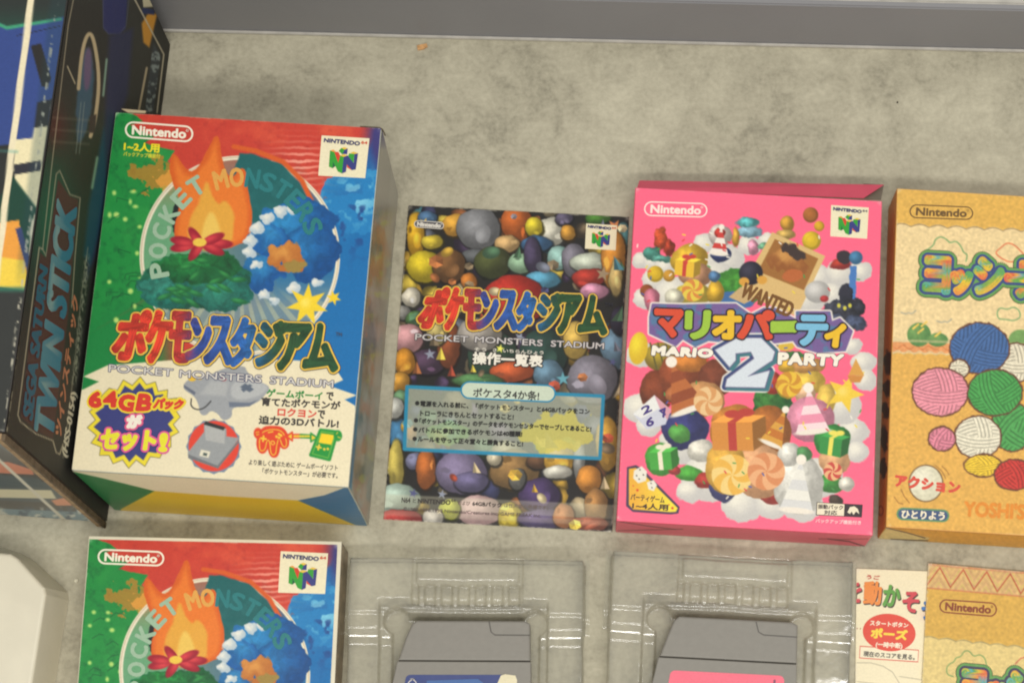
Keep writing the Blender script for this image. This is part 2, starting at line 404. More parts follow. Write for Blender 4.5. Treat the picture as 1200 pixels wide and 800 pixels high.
# ------------------------------------------------------------------ starter-set box art, shared by the large box and the thin box
ZIG_A = [(130, 120), (150, 132), (168, 141), (152, 147), (180, 160), (170, 168), (205, 178), (196, 190), (232, 214), (260, 260), (200, 330), (60, 420), (60, 120)]
def star(cx, cy, r0, r1, n, rot=0, sy=1.0):
    return [(cx+(r0 if k % 2 else r1)*math.cos(rot+math.pi*k/n), cy+sy*(r0 if k % 2 else r1)*math.sin(rot+math.pi*k/n)) for k in range(2*n)]
def art_set(X, Y, full=True):
    c = Canvas(X, Y, (192, 60, 46)); n = fbm(X, Y, 26, 1); n2 = fbm(X, Y, 7, 2)
    c.wash(np.clip((n-.5)*3, 0, 1)*.55, (222, 96, 62)); c.wash(np.clip((n2-.58)*4, 0, 1)*.3, (150, 36, 36))
    # blue right side with spray
    wx, wy = c.warp(14, 30, 4)
    blue = np.clip(.5-(330+(wy-330)*-.55-wx+52)/-26, 0, 1)*np.clip((wy-150-(450-wx)*.55)/12, 0, 1)
    c.wash(np.clip((wx-(372-(wy-200)*.4))/10, 0, 1)*np.clip((wy-(236-(wx-380)*1.3))/9, 0, 1), (18, 104, 164))
    c.wash(sst(1-np.hypot((X-452)/34, (Y-165)/60))*1.6, (58, 54, 112))
    c.ell(425, 235, 46, 38, (30, 120, 178), warp=14, wsc=18, seed=2)
    c.wash(np.clip((fbm(X, Y, 9, 5)-.52)*9, 0, 1)*np.exp(-((X-418)/34)**2-((Y-232)/26)**2), (120, 190, 215))
    c.wash(np.clip((fbm(X, Y, 10, 6)-.55)*7, 0, 1)*np.exp(-((X-425)/40)**2-((Y-262)/30)**2), (30, 60, 120))
    st = np.sin((Y-190)*.9+6*fbm(X, Y, 22, 3))
    c.wash(np.clip(st*1.6, 0, 1)*np.exp(-((X-352)/30)**2-((Y-192)/24)**2), (235, 150, 130))
    # green left side
    c.poly(ZIG_A, (30, 132, 60), warp=2, wsc=12); gm = np.clip(.5-sdpoly(X, Y, ZIG_A)/2, 0, 1)
    c.wash(gm*np.clip((n2-.52)*4, 0, 1)*.5, (18, 92, 48)); c.wash(gm*np.clip((n-.5)*3, 0, 1)*.35, (60, 160, 70))
    c.poly([(60, 400), (190, 330), (200, 470), (60, 480)], (26, 124, 60), soft=30)
    c.ell(180, 205, 26, 18, (190, 120, 40), warp=16, wsc=9, seed=3, alpha=.75); c.ell(196, 212, 12, 12, (220, 150, 60), warp=9, wsc=7, seed=5, alpha=.8)
    for k in range(16):
        x0 = 128+40*random.random(); y0 = 215+170*random.random()
        c.ell(x0, y0, 1.8+1.6*random.random(), 1.8+1.4*random.random(), (200, 225, 120), soft=2.5, alpha=.85)
    for k in range(14):
        x0 = 122+46*random.random(); y0 = 210+150*random.random(); c.line([(x0, y0), (x0+9*random.random(), y0-5), (x0+14, y0-10*random.random())], .8, (14, 70, 40), alpha=.8)
    # round emblem
    d = np.hypot(X-281, (Y-300)*1.0)
    ins = np.clip((117-d)/2, 0, 1); mix_ = np.clip((X-215)/110, 0, 1)[:, None]
    c.wash(ins*.85, np.array((112, 160, 122))*(1-mix_)+np.array((34, 104, 150))*mix_)
    c.wash(ins*np.clip((Y-318)/40, 0, 1)*.8, (122, 136, 140))
    ang = np.arctan2(Y-300, X-281)
    c.wash(ins*np.clip((Y-335)/30, 0, 1)*np.clip(np.sin(ang*38)*2, 0, 1)*.4, (205, 200, 150))
    c.wash(ins*np.clip((d-60)/30, 0, 1)*np.clip((250-Y)/60, 0, 1)*.6, (196, 92, 60))
    c.wash(np.clip(2.9-np.abs(d-115), 0, 1), (226, 216, 190)); c.wash(np.clip(1.0-np.abs(d-115.5), 0, 1)*.7, (176, 150, 120))
    # plain stand-in art: a flame, a dark sail of colour, a wave, a leaf heap with a blossom, a spark
    c.poly([(280, 178), (300, 180), (330, 192), (350, 210), (366, 240), (340, 250), (305, 262), (276, 258), (270, 225)], (24, 92, 92), warp=4, wsc=25, seed=1, soft=2); c.wash(np.exp(-((X-318)/40)**2-((Y-225)/30)**2)*np.clip((fbm(X, Y, 14, 3)-.45)*3, 0, 1)*.6, (44, 112, 112))
    c.line([(274, 172), (300, 177), (332, 190), (354, 212), (370, 246)], 5.5, (205, 88, 34), soft=2)
    c.ell(226, 245, 20, 40, (38, 44, 40), (22, 32, 34), ang=.4, warp=6, wsc=14, seed=2)
    fl = curve_pts([(206, 292), (204, 262), (212, 236), (198, 206), (202, 172), (220, 204), (232, 196), (244, 176), (256, 152), (262, 196), (270, 212), (286, 190), (292, 226), (298, 256), (288, 292)])
    c.poly(fl, (206, 92, 30), warp=2, wsc=14); c.poly(fl, (222, 116, 40), grow=-5, soft=6, warp=3, wsc=16)
    c.poly(curve_pts([(222, 292), (220, 262), (234, 236), (242, 206), (252, 240), (266, 232), (276, 262), (270, 292)]), (218, 158, 58), soft=4, warp=3, wsc=12); c.poly(curve_pts([(234, 292), (238, 262), (248, 244), (258, 266), (260, 292)]), (226, 186, 86), soft=4)
    for q in ((348, 262, 46, 30, -.2, (40, 128, 182), (16, 78, 138)), (362, 296, 34, 34, 0, (32, 112, 170), (14, 72, 130)), (308, 318, 24, 22, 0, (48, 132, 182), (20, 80, 140)), (318, 282, 26, 20, .3, (44, 126, 180), (20, 84, 146))):
        c.ell(q[0], q[1], q[2], q[3], q[5], q[6], ang=q[4], warp=9, wsc=16, seed=3, mott=.15)
    [c.ell(x0, y0, r, r*.8, (222, 220, 208), (176, 190, 196), warp=4, wsc=7, seed=int(x0) % 6) for x0, y0, r in ((292, 296, 8), (294, 282, 9), (302, 268, 9), (314, 256, 8), (328, 248, 9), (300, 310, 6), (342, 246, 6), (309, 345, 7), (345, 338, 8), (372, 332, 7), (322, 352, 6))]
    c.ell(336, 300, 22, 15, (208, 142, 66), (176, 104, 44), warp=10, wsc=12, seed=2); c.ell(346, 312, 15, 7, (150, 124, 60), warp=6, wsc=9)
    for q in ((228, 330, 66, 36, (36, 112, 78), (22, 84, 66)), (262, 345, 34, 24, (44, 126, 104), (26, 92, 80)), (196, 340, 34, 22, (50, 128, 110), (24, 96, 84)), (232, 312, 52, 18, (34, 124, 58), (20, 84, 46))):
        c.ell(*q[:4], q[4], q[5], warp=10, wsc=13, seed=4, mott=.3)
    for k in range(18):
        x0 = 178+104*random.random(); y0 = 305+50*random.random()
        c.ell(x0, y0, 10, 3.2, (58, 148, 74), (26, 96, 50), ang=-.8+1.6*random.random(), alpha=.8)
    for k in range(7):
        a = 2*math.pi*k/7; c.ell(235+24*math.cos(a), 286+8*math.sin(a), 14, 5.5, (206, 60, 66), (150, 26, 44), ang=math.atan2(8*math.sin(a), 24*math.cos(a)))
    c.ell(234, 284, 8, 5, (228, 190, 70))
    c.poly(star(360, 357, 11, 25, 7, .3), (232, 200, 44)); c.ell(360, 357, 9, 9, (240, 216, 90), (232, 200, 44)); c.poly(star(391, 349, 4, 9, 6, .3), (230, 196, 40))
    if full:
        c.poly([(60, 466), (98, 456), (116, 447), (98, 441), (126, 428), (250, 418), (388, 424), (402, 445), (386, 452), (418, 463), (404, 468), (416, 475), (425, 600), (60, 600)], (224, 212, 178))
        c.wash(np.clip((Y-545-(X-85)*.058)/18, 0, 1)*.35, (205, 190, 150))
        c.poly([(98, 400), (112, 400), (96, 470), (84, 560), (76, 560)], (28, 122, 58), alpha=0)
        # pictured pad and adapter
        def z(*p): return [(205+a/5.713, 420+b_/5.713) for a, b_ in p]
        c.poly(curve_pts(z((55, 170), (110, 125), (200, 128), (330, 60), (470, 45), (480, 90), (560, 150), (645, 190), (600, 250), (560, 290), (480, 325), (380, 325), (385, 390), (340, 415), (310, 405), (290, 370), (240, 345), (205, 385), (165, 370), (160, 310), (130, 250), (60, 210))), (150, 152, 154))
        c.poly(z((60, 195), (130, 245), (140, 225), (60, 175)), (98, 104, 118)); c.poly(z((360, 290), (500, 295), (560, 275), (500, 320), (365, 325)), (104, 112, 126))
        c.poly(curve_pts(z((375, 150), (540, 145), (640, 190), (560, 260), (375, 285))), (172, 173, 172), soft=3); c.poly(z((240, 150), (360, 160), (340, 250), (170, 240)), (166, 167, 166), soft=4)
        c.poly(z((435, 190), (470, 165), (530, 205), (500, 225)), (88, 98, 112)); c.poly(z((460, 225), (440, 205), (500, 170), (520, 180)), (88, 98, 112))
        c.ell(*z((115, 135))[0], 4.5, 3, (222, 178, 50)); c.ell(*z((165, 130))[0], 3, 2, (222, 178, 50)); c.ell(*z((325, 138))[0], 3, 2, (216, 70, 60))
        c.line(curve_pts(z((240, 285), (200, 330), (150, 345), (105, 320), (110, 270)), False), 1.6, (58, 58, 58))
        c.poly(star(*z((260, 588))[0], 30.5, 32.5, 16), (112, 128, 148)); c.ell(*z((260, 585))[0], 29.5, 29.5, (214, 66, 48))
        c.poly(z((195, 432), (345, 470), (345, 520), (432, 530), (290, 732), (90, 665), (86, 628), (195, 490)), (146, 148, 148)); c.poly(z((200, 440), (335, 475), (332, 570), (205, 545)), (168, 168, 164))
        c.poly(z((205, 418), (338, 458), (325, 480), (192, 440)), (44, 46, 46)); c.poly(z((90, 640), (285, 715), (425, 545), (430, 560), (288, 735), (90, 665)), (110, 112, 114))
        c.poly(z((175, 608), (238, 622), (225, 664), (162, 650)), (214, 208, 186)); c.poly(z((192, 628), (218, 634), (212, 652), (186, 646)), (70, 84, 80))
        # pad and hand-held icons
        def y(*p): return [(290+a/5.717, 440+b_/5.717) for a, b_ in p]
        R_, Y_, G_ = (212, 66, 36), (232, 196, 60), (34, 140, 56)
        c.poly(curve_pts(y((75, 400), (110, 350), (160, 345), (230, 350), (265, 400), (272, 460), (250, 485), (225, 470), (215, 440), (200, 530), (175, 542), (152, 520), (140, 440), (120, 505), (90, 515), (68, 470))), R_, grow=2)
        c.line(curve_pts(y((80, 440), (90, 380), (160, 356), (235, 368), (264, 440), (258, 478), (236, 474), (220, 430)), False), 1.0, Y_); c.line(curve_pts(y((80, 440), (82, 505), (118, 500), (130, 430), (150, 435), (156, 530), (190, 530), (195, 470), (205, 430)), False), 1.0, Y_); c.line(curve_pts(y((158, 440), (172, 436), (185, 450), (172, 464), (158, 455))), 1, Y_, closed=True)
        c.line(y((90, 418), (124, 424)), 2, Y_); c.line(y((108, 405), (104, 438)), 2, Y_); c.line(y((140, 380), (170, 374)), 1.3, Y_)
        for p in ((195, 408), (212, 392), (212, 415), (225, 400)): c.ell(*y(p)[0], 1.5, 1.5, Y_)
        c.ell(*y((70, 385))[0], 5, 6.5, R_); c.line(y((58, 380), (75, 376)), 1, Y_); c.line(y((60, 396), (76, 392)), 1, Y_)
        c.line(y((262, 405), (310, 404), (360, 404)), 5.5, R_); c.line(y((360, 404), (440, 408)), 5.5, G_)
        c.poly(y((262, 405), (300, 378), (300, 435)), R_, grow=1); c.poly(y((272, 406), (296, 390), (296, 424)), Y_); c.poly(y((465, 415), (425, 385), (425, 442)), G_, grow=1); c.poly(y((458, 415), (430, 398), (430, 432)), Y_)
        for k in range(6): c.line(y((314+18*k, 405), (322+18*k, 405)), 2.2, Y_)
        c.poly(y((490, 365), (600, 378), (548, 560), (425, 530)), G_, grow=2.2); c.line(y((496, 373), (590, 386), (540, 550), (434, 522)), .9, (120, 180, 70), closed=True)
        c.poly(y((495, 385), (582, 398), (562, 462), (476, 448)), (236, 200, 40)); c.line(y((464, 476), (492, 482)), 2, Y_); c.line(y((480, 464), (474, 494)), 2, Y_); c.ell(*y((515, 492))[0], 1.5, 1.5, Y_); c.ell(*y((538, 490))[0], 1.5, 1.5, Y_)
        c.ell(*y((606, 402))[0], 5, 6.5, G_); c.line(y((596, 390), (604, 380)), .9, Y_); c.line(y((606, 410), (622, 416)), .9, Y_)
        # starburst
        pts = [(563, 10), (610, 72), (680, 50), (700, 125), (775, 112), (770, 185), (850, 175), (830, 260), (872, 322), (818, 380), (862, 440), (800, 475), (800, 555), (740, 580), (715, 640), (640, 630), (598, 705), (530, 655), (472, 720), (425, 655), (350, 685), (320, 620), (245, 620), (255, 555), (180, 525), (222, 465), (150, 405), (215, 345), (165, 280), (240, 230), (260, 160), (320, 100), (385, 115), (430, 35), (500, 78)]
        s_ = [(80+a/6.664, 440+b_/6.664) for a, b_ in pts]; cx, cy = 157, 494
        c.poly(s_, (70, 66, 50), grow=.6); c.poly(s_, (226, 206, 50)); c.poly([(cx+(a-cx)*.87, cy+(b_-cy)*.87) for a, b_ in s_], (58, 62, 118))
    return c.C
def arc_letters(k, s, a0, a1, r, hgt, wd, col):
    for i, ch in enumerate(s):
        a = math.radians(a0+(a1-a0)*i/(len(s)-1)); cx, cy = 281+r*math.cos(a), 300-r*math.sin(a)
        u = np.array([math.sin(a), math.cos(a)]); o = np.array([math.cos(a), -math.sin(a)]); C0 = np.array([cx, cy])
        k.text(ch, (C0-u*wd+o*hgt, C0+u*wd+o*hgt, C0+u*wd-o*hgt, C0-u*wd-o*hgt), (214, 156, 74) if s == "MONSTERS" and i < 2 else col, .5)

# ------------------------------------------------------------------ large starter-set box
WHITE = (232, 222, 196)
bp = box_panels(-238.69, 416.6, -.066, 137.49, 189.85, 88.46)
big = thing("game_box", "deep red, green and blue box with navy starburst on cream lower half", "game box", (-170, 320, 0), -.066, "game boxes laid out on the table")
rounded_box("carton", bp, solid("worn_card_edges", (186, 186, 170), var=.1), big, bev=1.3)
fr = bp["front"]; sheet("front_print", fr, art_set, PRINT, big, inset=.5)
k = Ink(fr, .16)
arc_letters(k, "POCKET", 190, 122, 96, 10, 8, (150, 178, 150)); k.build("emblem_lettering", PRINT, big)
k = Ink(fr, .16)
arc_letters(k, "MONSTERS", 104, 22, 92, 10.5, 7.5, (38, 116, 118)); k.build("emblem_lettering", PRINT, big)
maker_logo(fr, big, ((148, 143), (226, 149), (225, 166.5), (147, 160.5)), (236, 228, 206), PRINT)
console_logo(fr, big, ((377, 159), (433, 162.5), (428, 209), (373, 206)), PRINT)
k = Ink(fr, .16)
k.text("1~2人用", row(146, 166.5, 187, 169, 10), (226, 212, 40), .22); k.text("バックアップ機能付", row(145, 178, 188, 181, 5), (206, 206, 60), .06); k.build("player_count_lettering", PRINT, big)
TITLE = [("ポ", 105, 235, 105, 45, 195, 330), ("ケ", 240, 345, 108, 205, 300, 345), ("モ", 345, 430, 112, 325, 410, 342), ("ン", 440, 520, 145, 410, 520, 332), ("ス", 530, 625, 135, 500, 620, 352),
         ("タ", 650, 740, 142, 615, 715, 362), ("ジ", 760, 880, 158, 745, 880, 362), ("ア", 885, 1010, 170, 850, 950, 380), ("ム", 1035, 1085, 170, 975, 1135, 385)]
def title(k, ox, oy, sc, outline=True):
    stops = [(40, (178, 48, 38)), (300, (196, 56, 36)), (400, (150, 44, 48)), (450, (44, 62, 128)), (680, (36, 88, 152)), (780, (30, 78, 96)), (850, (38, 70, 40)), (1140, (30, 66, 38))]
    xs = [s_[0] for s_ in stops]; cs = np.array([s_[1] for s_ in stops], float)
    def col(px):
        x_ = (px[:, 0]-ox)*sc; y_ = px[:, 1]
        c_ = np.stack([np.interp(x_, xs, cs[:, i]) for i in range(3)], -1)
        return np.clip(c_*(1+.5*(np.random.default_rng(4).random(len(px))-.5))[:, None], 0, 255)
    quads = [(ch, tuple((ox+a/sc, oy+b_/sc) for a, b_ in ((xa, yt), (xb, yt+4), (xd, yb+4), (xc, yb)))) for ch, xa, xb, yt, xc, xd, yb in TITLE]
    for bold, cc in ((2.55, (50, 44, 60)), (2.2, (226, 186, 74)), (1.4, None)):
        for ch, q in quads:
            k.text(ch, q, col if cc is None else cc, bold, 14)
            k.h -= .019 if bold <= 1.25 else .03
        k.h += .03
k = Ink(fr, .2); title(k, 120, 340, 4.138); k.text("TM", row(394, 390, 401, 391, 4), (60, 70, 90), .06); k.build("title_lettering", PRINT, big)
k = Ink(fr, .2)
for t, x0, y0, x1, y1 in (("POCKET", 128, 427, 203, 432.5), ("MONSTERS", 211, 433.5, 307, 440), ("STADIUM", 317, 441, 391, 446)):
    k.text(t, row(x0, y0, x1, y1, 8.5), (58, 60, 96), .42, 8); k.text(t, row(x0, y0, x1, y1, 8.5), (206, 200, 190), .04, 3)
k.build("subtitle_lettering", PRINT, big)
k = Ink(fr, .2)
def zz(*p): return tuple((80+a/6.664, 440+b_/6.664) for a, b_ in p)
for ch, q in (("6", ((175, 130), (258, 135), (255, 245), (165, 240))), ("4", ((285, 130), (375, 130), (380, 240), (280, 238))), ("G", ((405, 155), (515, 160), (515, 275), (400, 270))), ("B", ((560, 150), (650, 155), (645, 270), (535, 268))),
              ("パック", ((690, 180), (905, 195), (880, 262), (665, 258)))):
    for bd, cc in ((1.6, (226, 200, 50)), (.75 if ch != "パック" else .5, (206, 58, 44))): k.text(ch, zz(*q), cc, bd, 10); k.h -= .012
    k.h += .012
k.h += .06
for ch, q, c1, c2 in (("が", ((470, 310), (575, 318), (560, 405), (465, 405)), (214, 90, 130), (232, 222, 206)), ("セット", ((275, 425), (690, 440), (670, 585), (255, 575)), (214, 90, 140), (222, 214, 50)), ("!", ((728, 460), (775, 460), (765, 590), (715, 588)), (214, 90, 140), (222, 214, 50))):
    for bd, cc in ((1.7, c1), (.75, c2)): k.text(ch, zz(*q), cc, bd, 10)
k.build("starburst_lettering", PRINT, big)
k = Ink(fr, .2); DK, GR, RE = (58, 54, 50), (40, 130, 60), (208, 76, 60)
k.text("ゲームボーイ", row(313, 455.5, 378, 459.5, 9), GR, .2); k.text("で", row(383, 459.5, 391, 460, 9), DK, .2)
k.text("育てたポケモンが", row(307, 465.5, 399, 470.5, 9.5), DK, .2)
k.text("ロクヨン", row(326, 478, 371, 480.5, 9), RE, .2); k.text("で", row(373, 480.5, 381, 481.5, 9), DK, .2)
k.text("迫力の3Dバトル!", row(304, 487, 397, 492, 9.5), DK, .2)
k.text("より楽しく遊ぶために ゲームボーイソフト", row(292, 538, 396, 545, 6.5), (86, 80, 74), .05); k.text("「ポケットモンスター」が必要です。", row(308, 548.5, 396, 554, 6.5), (86, 80, 74), .05)
k.build("sales_lettering", PRINT, big)
def bottom_set(X, Y):
    c = Canvas(X, Y, (214, 178, 34)); n = fbm(X, Y, 20, 2); c.wash(np.clip(n-.4, 0, 1)*.5, (222, 190, 50))
    c.poly([(80, 545), (181, 575), (142, 596), (120, 640), (60, 640)], (34, 112, 62)); c.poly([(349, 586), (420, 560), (450, 640), (436, 624), (426, 619)], (42, 104, 142))
    c.poly([(60, 530), (84, 552), (120, 560), (181, 575), (260, 581), (349, 586), (380, 580), (404, 571), (420, 555), (400, 520)], (226, 214, 180)); return c.C
sheet("bottom_print", bp["bottom"], bottom_set, PRINT, big, inset=.6)
def side_set(X, Y):
    c = Canvas(X, Y, (150, 148, 136)); t = (Y-150)/420
    c.wash(np.clip((fbm(X*2.2, Y*.5, 14, 2)-.42)*3, 0, 1)*np.clip((Y-235)/30, 0, 1)*.8, (120, 108, 86))
    c.wash(np.clip((fbm(X*1.6, Y*.6, 18, 5)-.5)*5, 0, 1)*np.clip((Y-240)/20, 0, 1)*.7, (66, 88, 92)); c.wash(np.clip((fbm(X*1.6, Y*.7, 16, 1)-.55)*6, 0, 1)*np.clip((Y-240)/20, 0, 1)*.7, (160, 110, 80))
    c.wash(np.clip((fbm(X, Y, 12, 3)-.58)*6, 0, 1)*np.clip((Y-240)/20, 0, 1)*.7, (150, 158, 80))
    e = X-(448-(Y-150)*.0929)
    c.wash(np.clip((4.0-e)/1.5, 0, 1)*np.clip((Y-420)/200+.55, 0, 1)*.8, (40, 110, 150)); c.wash(np.clip((e-14-(Y-200)*.004)/3, 0, 1)*.5, (168, 166, 154))
    c.wash(np.clip((176-Y)/16, 0, 1)*.9, (58, 56, 104)); return c.C
sheet("side_print", bp["right"], side_set, PRINT, big, inset=.6)
KRAFT = solid("grey_brown_board", (116, 98, 76), var=.2, scale=150, rough=.8)
tp = bp["front"]
def lip(pts, z, mat, name="end_flap_edge", parent=big):
    P = ground(pts, z); n_ = len(P); Q = P-[0, 0, .8]
    return link(name, np.concatenate([P, Q]), [list(range(n_)), list(range(2*n_-1, n_-1, -1))]+[[i, n_+i, n_+(i+1) % n_, (i+1) % n_] for i in range(n_)], mat, parent)
lip([(422, 147.6), (445, 149), (449, 151.5), (452, 158), (451, 159), (448, 153), (445, 150.6), (422, 149.4)], 88.2, solid("dark_board_edge", (74, 64, 48), rough=.9))
lip([(142, 127.5), (171, 130), (170, 132.4), (150, 132)], 88.0, solid("pale_board_edge", (176, 160, 128), rough=.9))

# ------------------------------------------------------------------ thin box of the same art, nearer the viewer
tl, tr = ground([(104, 627.5), (400.5, 634)], 28); a_ = math.atan2((tr-tl)[1], (tr-tl)[0]); wB = float(np.linalg.norm(tr-tl))
bp = box_panels(tl[0], tl[1], a_, wB, 185.6, 28)
thin = thing("game_box", "slim red and green box with white top edge beside the white plastic case", "game box", (tl[0]+60, tl[1]-92, 0), a_, "game boxes laid out on the table")
rounded_box("carton", bp, solid("white_card_edges", (214, 206, 182), var=.05), thin, bev=.5)
fr = bp["front"]; SB = 318.0/wB
def to_a(uv): return np.stack([133+uv[:, 0]*(315/wB)-(uv[:, 1])*.28, 127.5+uv[:, 1]*(315/wB)*1.0+uv[:, 0]*.138], -1)
def art_thin(X, Y): return art_set(X, Y, False)
sheet("front_print", Panel(fr.O+fr.V*1.3, fr.U, fr.V, fr.w-1.6, fr.h-2), art_thin, PRINT, thin, inset=.5, xy=to_a)
def xfB(px):      # picture position of the large box's art -> the same spot on the thin box
    px = np.asarray(px, float); u = (px[:, 0]-133); v = (px[:, 1]-127.5); s = 315/wB
    M = np.array([[s, -.28], [.138, s]]); uv = np.linalg.solve(M, np.stack([u, v])).T+np.array([0, 1.3])
    return proj(fr.pt(uv))
k = Ink(fr, .16, xfB); arc_letters(k, "POCKET", 190, 122, 96, 10, 8, (150, 178, 150)); k.build("emblem_lettering", PRINT, thin)
k = Ink(fr, .16, xfB); arc_letters(k, "MONSTERS", 104, 22, 92, 10.5, 7.5, (38, 116, 118)); k.build("emblem_lettering", PRINT, thin)
maker_logo(fr, thin, ((116, 643.5), (192, 646.5), (191, 662.5), (115, 659.5)), (236, 228, 206), PRINT)
console_logo(fr, thin, ((329, 645.5), (384.5, 648), (381, 695.5), (326, 694)), PRINT)
sheet("side_print", bp["right"], lambda X, Y: Canvas(X, Y, (120, 104, 82)).C*(.75+.7*fbm(X*2, Y*.8, 7, 3))[:, None]*np.array([1, 1, 1]), PRINT, thin, inset=.5)

# ------------------------------------------------------------------ instruction leaflet
lp = Panel((-95.57, 400.3, .9), (math.cos(-.058), math.sin(-.058), 0), (math.sin(-.058), -math.cos(-.058), 0), 123.1, 179.1)
leaf = thing("instruction_leaflet", "glossy leaflet crowded with many-coloured round shapes and a blue framed text panel", "leaflet", (-40, 310, 0), -.058)
def art_leaf(X, Y):
    c = Canvas(X, Y, (34, 32, 30)); rr = random.Random(3)
    pal = [(176, 140, 52), (112, 96, 74), (70, 100, 74), (150, 92, 52), (104, 108, 120), (58, 60, 92), (186, 168, 130), (150, 66, 46), (70, 118, 128), (84, 66, 96), (204, 178, 70)]
    for k_ in range(150):
        x0 = 448+290*rr.random(); y0 = 244+378*rr.random(); r = 5+8*rr.random(); p = np.array(pal[rr.randrange(len(pal))], float)
        c.ell(x0, y0, r*(1+.5*rr.random()), r, p*1.1, p*.45, ang=3*rr.random(), warp=3, wsc=8, seed=k_)
    L_ = [(487, 275, 11, 27, (222, 168, 40)), (497, 312, 20, 19, (214, 190, 44)), (534, 264, 15, 13, (220, 160, 60)), (500, 256, 11, 9, (78, 112, 146)), (506, 283, 13, 8, (216, 190, 60)), (561, 268, 25, 25, (132, 132, 134)), (560, 300, 20, 9, (96, 98, 100)),
          (605, 262, 17, 24, (186, 96, 40)), (646, 271, 18, 17, (204, 200, 182)), (626, 266, 11, 11, (218, 196, 52)), (661, 256, 10, 8, (96, 88, 110)), (701, 256, 15, 7, (74, 124, 46)), (666, 272, 9, 9, (206, 150, 60)), (731, 278, 10, 17, (78, 128, 130)), (594, 286, 15, 10, (206, 168, 112)),
          (526, 312, 20, 20, (122, 84, 48)), (577, 308, 22, 19, (78, 84, 46)), (611, 309, 15, 12, (150, 184, 150)), (628, 286, 18, 9, (70, 110, 150)), (624, 300, 10, 22, (74, 64, 90)), (655, 302, 13, 15, (148, 186, 176)), (672, 305, 14, 20, (122, 118, 128)),
          (690, 308, 22, 13, (196, 204, 184)), (690, 326, 20, 12, (176, 58, 46)), (719, 305, 14, 36, (206, 138, 52)), (722, 325, 8, 22, (206, 180, 112)), (696, 341, 17, 9, (216, 150, 176)), (636, 328, 20, 10, (92, 158, 186)), (550, 330, 10, 9, (196, 120, 50)),
          (602, 352, 38, 30, (186, 50, 38)), (482, 348, 11, 11, (214, 206, 186)), (473, 366, 9, 8, (150, 148, 142)), (487, 374, 12, 10, (84, 120, 70)), (478, 396, 19, 17, (214, 158, 160)), (500, 424, 22, 15, (84, 62, 84)), (474, 424, 12, 16, (206, 140, 46)), (526, 404, 13, 28, (150, 80, 46)),
          (512, 388, 12, 16, (196, 178, 110)), (578, 418, 30, 30, (56, 84, 66)), (562, 392, 26, 20, (166, 158, 148)), (636, 414, 28, 28, (44, 70, 62)), (600, 436, 26, 12, (196, 92, 50)), (642, 438, 18, 16, (104, 136, 156)), (674, 398, 15, 22, (206, 172, 84)), (722, 408, 18, 24, (106, 136, 156)), (694, 444, 30, 28, (130, 126, 136)),
          (726, 376, 10, 17, (50, 44, 62)), (560, 446, 30, 8, (86, 130, 80)), (468, 448, 12, 12, (206, 150, 60)), (470, 466, 10, 10, (110, 150, 110)), (467, 508, 11, 20, (70, 122, 160)), (463, 478, 10, 12, (206, 206, 196)), (464, 545, 9, 30, (204, 184, 90)), (486, 540, 12, 10, (130, 130, 160)), (499, 548, 12, 24, (186, 104, 46)), (540, 553, 30, 26, (130, 118, 148)), (552, 564, 20, 12, (112, 104, 140)),
          (603, 550, 30, 24, (150, 116, 70)), (579, 538, 8, 8, (210, 198, 168)), (630, 540, 14, 9, (104, 74, 52)), (655, 537, 17, 22, (216, 166, 60)), (654, 553, 17, 8, (216, 212, 196)), (678, 540, 7, 26, (150, 150, 144)), (711, 520, 13, 32, (206, 158, 60)), (690, 562, 14, 16, (210, 140, 56)), (632, 580, 24, 20, (76, 58, 100)), (606, 560, 10, 12, (118, 116, 110)),
          (467, 584, 25, 18, (174, 194, 178)), (468, 607, 28, 10, (176, 60, 56)), (562, 598, 27, 18, (220, 180, 176)), (597, 604, 14, 16, (210, 184, 52)), (527, 596, 12, 12, (190, 196, 62)), (636, 608, 30, 12, (92, 78, 120)), (660, 604, 13, 14, (200, 128, 80)), (698, 592, 14, 20, (176, 128, 72)), (690, 613, 22, 9, (166, 86, 60)), (508, 606, 12, 10, (206, 200, 186))]
    for i, (x0, y0, rx, ry, p) in enumerate(L_):
        p = np.array(p, float); c.ell(x0+1, y0+1.5, rx+1.4, ry+1.4, p*.22, alpha=.9, warp=2.5, wsc=14, seed=i, soft=2)
        c.ell(x0, y0, rx, ry, np.minimum(p*1.12, 240), p*.62, warp=2.5, wsc=14, seed=i, mott=.1)
        for q_ in range(1):
            a1 = rr.random()*6.3; c.ell(x0+rx*.6*math.cos(a1), y0+ry*.6*math.sin(a1), rx*(.12+.16*rr.random()), ry*(.12+.16*rr.random()), np.clip(p*(.5+.9*rr.random())+rr.randrange(-18, 18), 0, 236), alpha=.8, warp=2, wsc=5)
        if i % 5 == 0: c.ell(x0+rx*.2, y0+ry*.25, rx*.45, ry*.35, np.minimum(p*1.25+14, 240), p*.95, ang=i, alpha=.7)
